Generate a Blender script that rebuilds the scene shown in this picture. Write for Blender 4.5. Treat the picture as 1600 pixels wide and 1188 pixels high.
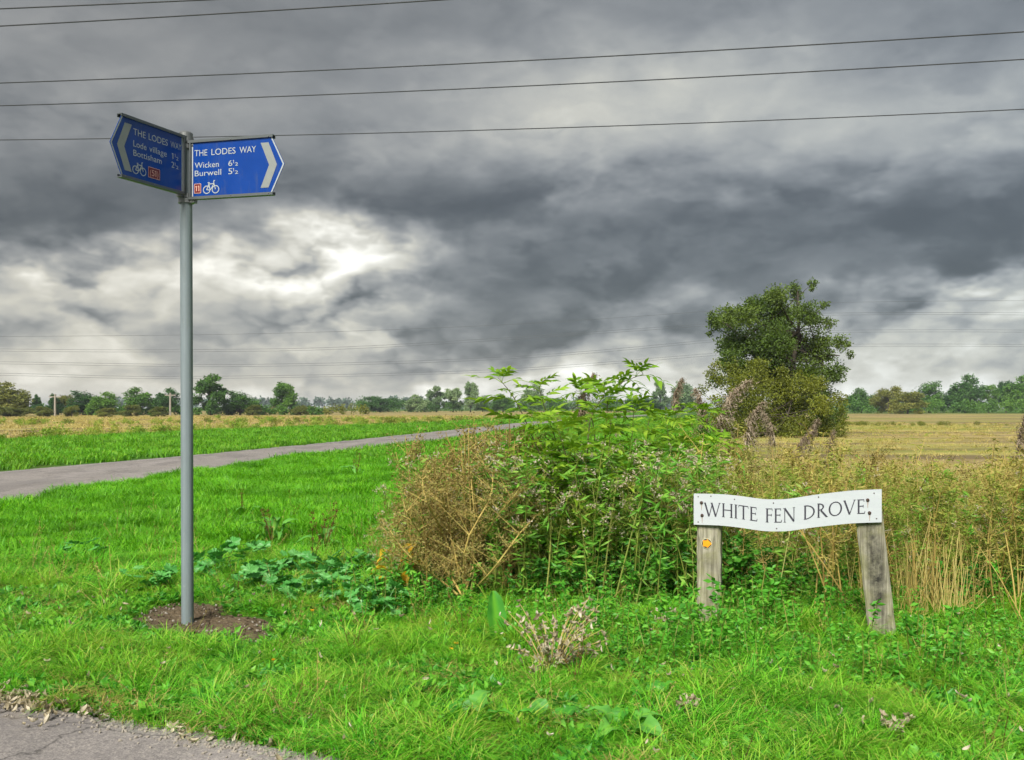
import bpy, math, random
import numpy as np
from mathutils import Vector, Matrix, Euler

for _o in list(bpy.data.objects):
    bpy.data.objects.remove(_o)
S = bpy.context.scene
C = S.collection
R = math.radians
PI = math.pi

# ------------------------------------------------------------------ camera
F, EYE, HOR = 1500.0, 1.5, 637.0          # focal length and horizon in photo pixels, eye height in metres
cam_d = bpy.data.cameras.new('camera')
cam = bpy.data.objects.new('camera', cam_d)
C.objects.link(cam)
cam.location = (0, 0, EYE)
cam.rotation_euler = (R(90), 0, 0)
cam_d.sensor_width = 36
cam_d.lens = F / 1600 * 36
cam_d.shift_y = (HOR - 594) / 1600
cam_d.clip_start = 0.05
cam_d.clip_end = 8000
S.camera = cam

# ------------------------------------------------------------------ light and sky
SUN_DIR = Vector((-0.30, -0.78, 0.86)).normalized()      # towards the sun
EXPO = 0.8
sun_d = bpy.data.lights.new('sun', 'SUN')
sun_d.energy = 4.2
sun_d.angle = R(24)
sun_d.color = (1.0, 0.95, 0.86)
sun = bpy.data.objects.new('sun', sun_d)
C.objects.link(sun)
sun.rotation_euler = SUN_DIR.to_track_quat('Z', 'Y').to_euler()
S.view_settings.view_transform = 'Standard'
S.view_settings.look = 'None'
S.view_settings.gamma = 1
S.view_settings.exposure = EXPO
S.view_settings.use_curve_mapping = False

W = bpy.data.worlds.new('World')
S.world = W
W.use_nodes = True
nt = W.node_tree
nt.nodes.clear()
class G:
    """tiny expression helper over one node tree"""
    def __init__(s, tree): s.t = tree
    def node(s, kind, **kw):
        n = s.t.nodes.new(kind)
        for k, v in kw.items(): setattr(n, k, v)
        return n
    def put(s, sock, val):
        if isinstance(val, bpy.types.NodeSocket): s.t.links.new(val, sock)
        else: sock.default_value = val
    def m(s, op, a, b=0.0, c=0.0, clamp=False):
        n = s.node('ShaderNodeMath', operation=op, use_clamp=clamp)
        for i, x in enumerate((a, b, c)):
            if i < len(n.inputs): s.put(n.inputs[i], x)
        return n.outputs[0]
    def vm(s, op, a, b=(0, 0, 0), sc=None):
        n = s.node('ShaderNodeVectorMath', operation=op)
        s.put(n.inputs[0], a)
        s.put(n.inputs[1], b)
        if sc is not None: s.put(n.inputs['Scale'], sc)
        return n.outputs[0]
    def noise(s, vec, scale, detail=6.0, rough=0.55, dist=0.0, out=0):
        n = s.node('ShaderNodeTexNoise')
        if vec is not None: s.t.links.new(vec, n.inputs['Vector'])
        n.inputs['Scale'].default_value = scale
        n.inputs['Detail'].default_value = detail
        n.inputs['Roughness'].default_value = rough
        n.inputs['Distortion'].default_value = dist
        return n.outputs[out]
    def ramp(s, fac, stops, interp='LINEAR'):
        n = s.node('ShaderNodeValToRGB')
        n.color_ramp.interpolation = interp
        e = n.color_ramp.elements
        while len(e) < len(stops): e.new(0.5)
        for el, (p, c) in zip(e, stops):
            el.position = p
            el.color = (c, c, c, 1) if isinstance(c, (int, float)) else (*c, 1)
        s.put(n.inputs[0], fac)
        return n.outputs[0]
    def mix(s, fac, a, b, mode='MIX'):
        n = s.node('ShaderNodeMix', data_type='RGBA', blend_type=mode)
        s.put(n.inputs[0], fac)
        for sock, x in ((n.inputs[6], a), (n.inputs[7], b)):
            if isinstance(x, tuple): x = (*x, 1)[:4]
            s.put(sock, x)
        return n.outputs[2]

g = G(nt)
coord = g.node('ShaderNodeTexCoord').outputs['Generated']
dirn = g.vm('NORMALIZE', coord)
sep = g.node('ShaderNodeSeparateXYZ')
nt.links.new(dirn, sep.inputs[0])
dx, dy, dz = sep.outputs
st = g.vm('MULTIPLY', dirn, (1, 1, 2.1))                   # clouds are wider than tall
wn = g.node('ShaderNodeSeparateXYZ')
nt.links.new(g.noise(st, 3.4, 3, 0.55, 0.0, out=1), wn.inputs[0])
wn2 = g.node('ShaderNodeSeparateXYZ')
nt.links.new(g.noise(st, 15.0, 3, 0.58, 0.0, out=1), wn2.inputs[0])
az = g.m('MULTIPLY', g.m('ARCTAN2', dx, dy), 57.2958)
el = g.m('MULTIPLY', g.m('ARCSINE', dz), 57.2958)
def warp(base, a, ka, b, kb):
    return g.m('ADD', g.m('MULTIPLY_ADD', g.m('SUBTRACT', a, 0.5), ka, base), g.m('MULTIPLY', g.m('SUBTRACT', b, 0.5), kb))
A = warp(az, wn.outputs[0], 16.0, wn2.outputs[0], 6.0)
E = warp(el, wn.outputs[1], 7.0, wn2.outputs[1], 3.6)
# brightness of the cloud deck by elevation, the same all round
base = g.ramp(g.m('DIVIDE', g.m('MAXIMUM', E, 0.0), 90.0, clamp=True),
              [(0.0, .78), (0.010, .62), (0.022, .40), (0.042, .27), (0.075, .215), (0.11, .19), (0.145, .195), (0.19, .285), (0.27, .255), (0.5, .25), (1.0, .27)])
# single bright and dark clouds, placed by azimuth and elevation
clouds = [(480, 428, 85, 42, .48), (330, 395, 160, 18, .26), (420, 440, 130, 50, .12), (40, 425, 160, 20, .30), (575, 420, 60, 60, .12), (120, 470, 240, 50, .17), (250, 530, 300, 30, .12),
          (120, 366, 200, 22, -.12), (20, 300, 180, 40, -.06), (640, 60, 300, 45, -.10), (1080, 150, 190, 75, .13),
          (1440, 215, 260, 45, .21), (1330, 315, 360, 40, -.13), (1570, 10, 140, 40, -.12), (1400, 395, 300, 45, -.08),
          (1430, 492, 240, 18, .26), (1450, 580, 320, 40, .32), (1585, 442, 55, 9, .35), (1000, 500, 190, 50, -.11),
          (720, 465, 120, 60, -.10), (60, 600, 330, 28, .16), (850, 603, 320, 20, .24), (700, 330, 320, 50, -.05),
          (200, 60, 300, 60, .02), (1250, 90, 200, 40, .05), (880, 170, 150, 55, .16), (60, 560, 200, 12, -.10)]
V = base
for (px, py, sx, sy, amp) in clouds:
    a0 = math.degrees(math.atan((px - 800) / F))
    e0 = math.degrees(math.atan((HOR - py) / F * math.cos(R(a0))))
    k = math.degrees(1 / F)
    da = g.m('DIVIDE', g.m('SUBTRACT', A, a0), sx * k)
    de = g.m('DIVIDE', g.m('SUBTRACT', E, e0), sy * k)
    q = g.m('MULTIPLY', g.m('MULTIPLY_ADD', da, da, g.m('MULTIPLY', de, de)), -0.5)
    V = g.m('MULTIPLY_ADD', g.m('EXPONENT', q), amp if amp > 0 else amp * .6, V)
# billow relief, lit from the upper left: rounded heads in the broken clouds low down, soft in the sheet overhead
def puffs(vec):
    n = g.node('ShaderNodeTexVoronoi', feature='F1')
    nt.links.new(vec, n.inputs['Vector'])
    n.inputs['Scale'].default_value = 7.0
    n.inputs['Detail'].default_value = 2.0
    n.inputs['Roughness'].default_value = 0.5
    n.inputs['Lacunarity'].default_value = 2.2
    return g.m('MULTIPLY', g.m('MULTIPLY', n.outputs['Distance'], n.outputs['Distance']), -0.9)
s2 = g.vm('MULTIPLY', dirn, (1, 1, 1.9))
sw = g.vm('ADD', s2, g.vm('SCALE', g.vm('SUBTRACT', g.noise(s2, 8.0, 4, 0.62, 0.0, out=1), (.5, .5, .5)), sc=0.13))
rel = g.m('SUBTRACT', puffs(sw), puffs(g.vm('ADD', sw, (-0.016, 0.0, 0.046))))
rel = g.m('MULTIPLY', rel, g.ramp(g.m('DIVIDE', el, 90.0, clamp=True), [(0.0, .60), (0.06, .95), (0.11, 1.0), (0.15, .55), (0.20, .26), (1.0, .26)]))
V = g.m('MULTIPLY', V, g.m('MULTIPLY_ADD', rel, 0.78, 1.0))
V = g.m('MULTIPLY_ADD', g.m('SUBTRACT', g.noise(st, 2.0, 2, 0.5), 0.5), 0.05, V)
V = g.m('SMOOTH_MAX', V, 0.09, 0.08)
tint = g.ramp(V, [(0.10, (.935, 1.0, 1.035)), (0.28, (.97, 1.0, 1.0)), (0.60, (1.03, 1.0, .88)), (0.95, (1.02, 1.0, .91))])
cool = g.mix(g.m('MULTIPLY_ADD', az, 1 / 60.0, 0.35, clamp=True), (1.01, 1, .985), (.93, 1.0, 1.075))
cloud = g.mix(1.0, tint, cool, 'MULTIPLY')
cloud = g.vm('SCALE', cloud, sc=V)
sky = g.node('ShaderNodeTexSky', sky_type='NISHITA', sun_disc=False)
sky.sun_elevation = math.asin(SUN_DIR.z)
sky.sun_rotation = math.atan2(SUN_DIR.x, SUN_DIR.y)
thin = g.vm('SCALE', sky.outputs[0], sc=0.10)
both = g.mix(0.95, thin, g.vm('SCALE', cloud, sc=1.0 / 2 ** EXPO / 1.0))
bg = g.node('ShaderNodeBackground')
nt.links.new(both, bg.inputs[0])
bg.inputs[1].default_value = 1.0
wo = g.node('ShaderNodeOutputWorld')
nt.links.new(bg.outputs[0], wo.inputs[0])
W.cycles.sampling_method = 'MANUAL'
W.cycles.sample_map_resolution = 512

S.cycles.max_bounces = 5
S.cycles.diffuse_bounces = 3
S.cycles.glossy_bounces = 2
S.cycles.transmission_bounces = 3
S.cycles.transparent_max_bounces = 4
S.cycles.volume_bounces = 0
S.cycles.adaptive_threshold = 0.03

# ------------------------------------------------------------------ helpers
rng = np.random.default_rng(7)
def at(px, py, D):
    return Vector(((px - 800) / F * D, D, EYE - (py - HOR) / F * D))
def gr(px, py):
    D = F * EYE / (py - HOR)
    return ((px - 800) / F * D, D)
def tag(o, label=None, cat=None, group=None, kind=None):
    if label: o['label'] = label
    if cat: o['category'] = cat
    if group: o['group'] = group
    if kind: o['kind'] = kind
    return o
def empty(name, loc):
    o = bpy.data.objects.new(name, None)
    o.empty_display_size = 0.1
    C.objects.link(o)
    o.location = loc
    return o
class MB:
    def __init__(s): s.v, s.f, s.a, s.n = [], [], [], 0
    def add(s, verts, faces, val=None):
        verts = np.asarray(verts, float).reshape(-1, 3)
        s.v.append(verts)
        s.f.extend([tuple(i + s.n for i in q) for q in faces])
        if val is None: val = random.random()
        s.a.append(np.broadcast_to(np.asarray(val, float), (len(verts),)))
        s.n += len(verts)
    def mesh(s, name, mat=None, smooth=False, off=None):
        me = bpy.data.meshes.new(name)
        V_ = np.concatenate(s.v) if s.v else np.zeros((0, 3))
        if off is not None: V_ = V_ - np.asarray(off)
        me.from_pydata(V_.tolist(), [], s.f)
        at_ = me.attributes.new('v', 'FLOAT', 'POINT')
        at_.data.foreach_set('value', np.concatenate(s.a).astype(np.float32) if s.a else [])
        if mat: me.materials.append(mat)
        if smooth: me.polygons.foreach_set('use_smooth', [True] * len(me.polygons))
        me.update()
        return me
    def obj(s, name, mat, parent=None, smooth=False, off=None):
        """link as one object; vertices are in world space, off = the parent's place"""
        if parent is not None and off is None: off = WLOC.get(parent.name, (0, 0, 0))
        o = bpy.data.objects.new(name, s.mesh(name, mat, smooth, off))
        C.objects.link(o)
        if parent is not None: o.parent = parent; WLOC[o.name] = tuple(off)
        return o
WLOC = {}
def root(name, loc, label, cat, group=None):
    o = empty(name, loc)
    WLOC[o.name] = tuple(loc)
    return tag(o, label, cat, group)
def unit(a):
    a = np.asarray(a, float)
    return a / (np.linalg.norm(a, axis=-1, keepdims=True) + 1e-9)
def tube(mb, pts, rad, n=6, val=None, cap=True):
    pts = np.asarray([tuple(p) for p in pts], float)
    k = len(pts)
    rad = np.broadcast_to(np.asarray(rad, float), (k,))
    d = np.gradient(pts, axis=0)
    d = unit(d)
    ref = np.array([0.31, 0.12, 0.94]) if abs(d[0][2]) < 0.9 else np.array([1.0, 0.1, 0])
    vs, fs = [], []
    for i in range(k):
        s_ = unit(np.cross(d[i], ref)); t_ = np.cross(d[i], s_)
        for j in range(n):
            th = 2 * PI * j / n
            vs.append(pts[i] + rad[i] * (math.cos(th) * s_ + math.sin(th) * t_))
    for i in range(k - 1):
        for j in range(n):
            a, b = i * n + j, i * n + (j + 1) % n
            fs.append((a, b, b + n, a + n))
    if cap:
        fs.append(tuple(range(n))[::-1]); fs.append(tuple(range((k - 1) * n, k * n)))
    mb.add(vs, fs, val)
def smooth_path(pts, n=12):
    pts = np.asarray([tuple(p) for p in pts], float)
    t = np.linspace(0, len(pts) - 1, n)
    out = []
    for x in t:
        i = min(int(x), len(pts) - 2); u = x - i
        p0, p1, p2, p3 = pts[max(i - 1, 0)], pts[i], pts[i + 1], pts[min(i + 2, len(pts) - 1)]
        out.append(0.5 * (2 * p1 + (p2 - p0) * u + (2 * p0 - 5 * p1 + 4 * p2 - p3) * u * u + (3 * p1 - p0 - 3 * p2 + p3) * u ** 3))
    return np.array(out)
def box(mb, c, size, M3=None, val=None):
    c = np.asarray(c, float); h = np.asarray(size, float) / 2
    vs = np.array([[x, y, z] for x in (-1, 1) for y in (-1, 1) for z in (-1, 1)], float) * h
    if M3 is not None: vs = vs @ np.asarray(M3).T
    mb.add(vs + c, [(0, 1, 3, 2), (4, 6, 7, 5), (0, 4, 5, 1), (2, 3, 7, 6), (0, 2, 6, 4), (1, 5, 7, 3)], val)
def leaf_cloud(mb, P, L, Wd, D=None, jit=1.0, vals=None):
    """pointed, slightly folded leaves at the points P"""
    P = np.asarray(P, float); N = len(P)
    d = rng.normal(size=(N, 3)) * jit
    if D is not None: d = d + D
    d = unit(d)
    s_ = unit(np.cross(d, rng.normal(size=(N, 3))))
    nn = np.cross(d, s_)
    L = np.broadcast_to(L, (N,))[:, None] * rng.uniform(.7, 1.25, (N, 1))
    Wd = np.broadcast_to(Wd, (N,))[:, None] * rng.uniform(.75, 1.2, (N, 1))
    v = np.stack([P, P + d * L * .45 + s_ * Wd * .5 + nn * Wd * .12, P + d * L, P + d * L * .45 - s_ * Wd * .5 + nn * Wd * .12], 1).reshape(-1, 3)
    vals = rng.random(N) if vals is None else vals
    i = np.arange(N) * 4
    mb.add(v, np.stack([i, i + 1, i + 2, i + 3], 1).tolist(), np.repeat(vals, 4))
def inpoly(P, poly):
    x, y = P[:, 0], P[:, 1]
    ins = np.zeros(len(P), bool)
    n = len(poly)
    for i in range(n):
        x1, y1 = poly[i]; x2, y2 = poly[(i + 1) % n]
        c = ((y1 > y) != (y2 > y)) & (x < (x2 - x1) * (y - y1) / (y2 - y1 + 1e-12) + x1)
        ins ^= c
    return ins

# ------------------------------------------------------------------ materials
def new_mat(name):
    m = bpy.data.materials.new(name)
    m.use_nodes = True
    m.node_tree.nodes.clear()
    gg = G(m.node_tree)
    out = gg.node('ShaderNodeOutputMaterial')
    return m, gg, out
def bsdf(gg, out, col, rough=0.6, metal=0.0, spec=0.4, bump=None, bstr=0.3, bdist=0.01):
    p = gg.node('ShaderNodeBsdfPrincipled')
    gg.put(p.inputs['Base Color'], (*col, 1) if isinstance(col, tuple) else col)
    gg.put(p.inputs['Roughness'], rough)
    p.inputs['Metallic'].default_value = metal
    p.inputs['Specular IOR Level'].default_value = spec
    if bump is not None:
        b = gg.node('ShaderNodeBump')
        b.inputs['Strength'].default_value = bstr
        b.inputs['Distance'].default_value = bdist
        gg.put(b.inputs['Height'], bump)
        gg.t.links.new(b.outputs[0], p.inputs['Normal'])
    gg.t.links.new(p.outputs[0], out.inputs[0])
    return p
def plain(name, col, rough=0.6, metal=0.0, spec=0.4, var=0.12, scale=30):
    m, gg, out = new_mat(name)
    pos = gg.node('ShaderNodeTexCoord').outputs['Object']
    n = gg.noise(pos, scale, 5, .6)
    c = gg.mix(n, tuple(x * (1 - var) for x in col), tuple(min(1, x * (1 + var)) for x in col))
    bsdf(gg, out, c, rough, metal, spec)
    return m
def leafmat(name, stops, tr=0.30, rough=0.5, patch=None, pscale=0.8, pamt=0.6, spec=0.3):
    """foliage: colour varies leaf by leaf, plant by plant and in patches; light passes through"""
    m, gg, out = new_mat(name)
    at_ = gg.node('ShaderNodeAttribute', attribute_name='v')
    oi = gg.node('ShaderNodeObjectInfo')
    f = gg.m('MULTIPLY_ADD', at_.outputs['Fac'], 0.62, gg.m('MULTIPLY', oi.outputs['Random'], 0.38))
    n = len(stops)
    col = gg.ramp(f, [(0.10 + 0.80 * i / max(1, n - 1), c) for i, c in enumerate(stops)])
    pos = gg.node('ShaderNodeNewGeometry').outputs['Position']
    if patch:
        k = gg.ramp(gg.noise(pos, pscale, 4, .55), [(0.42, 0.0), (0.66, pamt)])
        col = gg.mix(k, col, patch)
    p = gg.node('ShaderNodeBsdfPrincipled')
    gg.put(p.inputs['Base Color'], col)
    p.inputs['Roughness'].default_value = rough
    p.inputs['Specular IOR Level'].default_value = spec
    t = gg.node('ShaderNodeBsdfTranslucent')
    gg.put(t.inputs[0], gg.mix(1.0, col, (1.0, 1.0, 0.6), 'MULTIPLY'))
    mx = gg.node('ShaderNodeMixShader')
    mx.inputs[0].default_value = tr
    gg.t.links.new(p.outputs[0], mx.inputs[1]); gg.t.links.new(t.outputs[0], mx.inputs[2])
    gg.t.links.new(mx.outputs[0], out.inputs[0])
    return m

def m_asphalt():
    m, gg, out = new_mat('asphalt')
    pos = gg.node('ShaderNodeNewGeometry').outputs['Position']
    fine = gg.m('MULTIPLY_ADD', gg.noise(pos, 140, 3, .7), .55, gg.m('MULTIPLY', gg.noise(pos, 42, 4, .7), .45))
    vor = gg.node('ShaderNodeTexVoronoi'); gg.t.links.new(pos, vor.inputs['Vector']); vor.inputs['Scale'].default_value = 70
    big = gg.noise(pos, 0.9, 6, .6)
    strk = gg.noise(gg.vm('MULTIPLY', pos, (1.3, .16, 1)), 1.0, 5, .6)
    c = gg.ramp(fine, [(0.36, (.10, .092, .088)), (0.50, (.20, .184, .176)), (0.64, (.36, .33, .30))])
    c = gg.mix(gg.ramp(vor.outputs['Color'], [(0.72, 0), (0.9, .55)]), c, (.36, .33, .29))
    c = gg.mix(gg.ramp(big, [(0.45, 0), (0.75, .55)]), c, (.15, .14, .14))
    c = gg.mix(gg.ramp(strk, [(0.5, 0), (0.7, .40)]), c, (.31, .285, .28))
    c = gg.mix(gg.ramp(gg.noise(gg.vm('MULTIPLY', pos, (.9, .35, 1)), 1.0, 3, .5), [(.54, 0), (.57, .42)]), c, (.12, .112, .11))
    ck = gg.node('ShaderNodeTexVoronoi', feature='DISTANCE_TO_EDGE'); gg.t.links.new(gg.vm('ADD', pos, gg.vm('SCALE', gg.noise(pos, 3.0, 4, .6, out=1), sc=.5)), ck.inputs['Vector']); ck.inputs['Scale'].default_value = .8
    c = gg.mix(gg.ramp(ck.outputs['Distance'], [(0.0, .75), (0.012, 0.0)]), c, (.045, .042, .04))
    c = gg.mix(gg.ramp(gg.noise(pos, 2.2, 6, .7), [(.56, 0), (.75, .5)]), c, (.23, .195, .15))
    bsdf(gg, out, c, 0.85, 0, .3, gg.m('ADD', fine, vor.outputs['Distance']), .6, .004)
    return m
def m_ground():
    m, gg, out = new_mat('turf_earth')
    pos = gg.node('ShaderNodeNewGeometry').outputs['Position']
    n1 = gg.noise(pos, 0.35, 6, .6); n2 = gg.noise(pos, 9, 5, .65); n3 = gg.noise(pos, 0.012, 4, .5)
    c = gg.ramp(n2, [(0.3, (.022, .060, .008)), (0.6, (.050, .140, .012)), (0.8, (.085, .150, .020))])
    c = gg.mix(gg.ramp(n1, [(0.5, 0), (0.75, .5)]), c, (.085, .085, .022))
    c = gg.mix(gg.ramp(n3, [(0.52, 0), (0.62, .6)]), c, (.15, .125, .05))
    bsdf(gg, out, c, 0.95, 0, .1, n2, .5, .02)
    return m
def m_field(name, greens=0.5):
    m, gg, out = new_mat(name)
    pos = gg.node('ShaderNodeNewGeometry').outputs['Position']
    band = gg.noise(gg.vm('MULTIPLY', pos, (.020, .085, 1)), 1.0, 5, .55, .4)
    band2 = gg.noise(gg.vm('MULTIPLY', pos, (.05, .20, 1)), 1.0, 6, .6, .3)
    fine = gg.noise(gg.vm('MULTIPLY', pos, (2.2, 1.0, 1)), 2.0, 6, .7)
    c = gg.ramp(fine, [(0.3, (.21, .165, .065)), (0.55, (.33, .265, .11)), (0.75, (.44, .37, .17))])
    c = gg.mix(gg.ramp(band, [(0.45, 0), (0.56, greens)]), c, (.19, .235, .036))
    c = gg.mix(gg.ramp(band2, [(0.46, 0), (0.58, .85)]), c, (.13, .098, .058))
    c = gg.mix(gg.ramp(gg.noise(gg.vm('MULTIPLY', pos, (.02, .11, 1)), 1.7, 4, .5), [(0.54, 0), (0.66, .6)]), c, (.40, .37, .11))
    bsdf(gg, out, c, 0.95, 0, .1, fine, .5, .04)
    return m
def m_soil():
    m, gg, out = new_mat('soil')
    pos = gg.node('ShaderNodeNewGeometry').outputs['Position']
    n = gg.noise(pos, 38, 6, .7); n2 = gg.noise(pos, 5, 4, .6)
    c = gg.ramp(n, [(0.3, (.055, .040, .024)), (0.55, (.120, .092, .058)), (0.78, (.25, .20, .14))])
    c = gg.mix(gg.ramp(n2, [(0.45, 0), (0.7, .6)]), c, (.075, .055, .034))
    bsdf(gg, out, c, 0.95, 0, .15, n, .9, .02)
    return m
def m_wood():
    m, gg, out = new_mat('weathered_wood')
    pos = gg.node('ShaderNodeTexCoord').outputs['Object']
    gv = gg.vm('MULTIPLY', pos, (60, 60, 3.2))
    n = gg.noise(gv, 1.0, 6, .65, .6)
    n2 = gg.noise(pos, 7, 5, .6); n3 = gg.noise(gg.vm('MULTIPLY', pos, (26, 26, 7)), 1.0, 5, .7)
    c = gg.ramp(n, [(0.32, (.14, .13, .095)), (0.5, (.29, .275, .21)), (0.72, (.46, .44, .35))])
    c = gg.mix(gg.ramp(n3, [(0.62, 0), (0.74, .8)]), c, (.54, .52, .45))
    c = gg.mix(gg.ramp(n2, [(0.46, 0), (0.66, .60)]), c, (.22, .22, .095))
    at_ = gg.node('ShaderNodeAttribute', attribute_name='stain')
    k = gg.m('MULTIPLY', at_.outputs['Fac'], gg.ramp(gg.noise(pos, 16, 6, .7), [(0.36, 0.35), (0.62, 1.0)]))
    c = gg.mix(k, c, (.030, .029, .026))
    bsdf(gg, out, c, 0.9, 0, .15, n, .6, .006)
    return m
def m_galv():
    m, gg, out = new_mat('galvanised_steel')
    pos = gg.node('ShaderNodeTexCoord').outputs['Object']
    n = gg.noise(gg.vm('MULTIPLY', pos, (30, 30, 4)), 1.0, 5, .6)
    s_ = gg.noise(gg.vm('MULTIPLY', pos, (90, 90, .8)), 1.0, 3, .6)
    c = gg.mix(n, (.15, .19, .21), (.215, .26, .28))
    c = gg.mix(gg.ramp(s_, [(.4, .0), (.7, .4)]), c, (.11, .14, .16))
    sp_ = gg.noise(pos, 55, 5, .7)
    c = gg.mix(gg.ramp(sp_, [(.60, 0), (.72, .55)]), c, (.30, .33, .33))
    c = gg.mix(gg.ramp(gg.noise(gg.vm('MULTIPLY', pos, (14, 14, 1.6)), 1.0, 6, .7), [(.50, 0), (.74, .55)]), c, (.12, .135, .12))
    bsdf(gg, out, c, gg.ramp(n, [(0, .45), (1, .70)]), 0.0, .5)
    return m
def m_blue():
    m, gg, out = new_mat('blue_sign_face')
    pos = gg.node('ShaderNodeTexCoord').outputs['Object']
    n = gg.noise(pos, 9, 6, .6)
    c = gg.mix(n, (.004, .036, .21), (.006, .052, .28))
    gr_ = gg.noise(gg.vm('MULTIPLY', pos, (26, 26, 5)), 1.0, 6, .7)
    c = gg.mix(gg.ramp(gr_, [(.52, 0), (.80, .38)]), c, (.085, .10, .11))
    bsdf(gg, out, c, gg.ramp(n, [(0.2, .14), (.8, .28)]), 0, .5)
    return m
def m_board():
    m, gg, out = new_mat('painted_board')
    pos = gg.node('ShaderNodeTexCoord').outputs['Object']
    n = gg.noise(gg.vm('MULTIPLY', pos, (3, 3, 40)), 1.0, 5, .6); n2 = gg.noise(pos, 14, 6, .65)
    c = gg.mix(n, (.40, .44, .48), (.49, .52, .55))
    c = gg.mix(gg.ramp(n2, [(0.58, 0), (.78, .45)]), c, (.34, .365, .365))
    bsdf(gg, out, c, .5, 0, .35, n, .15, .002)
    return m
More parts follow.
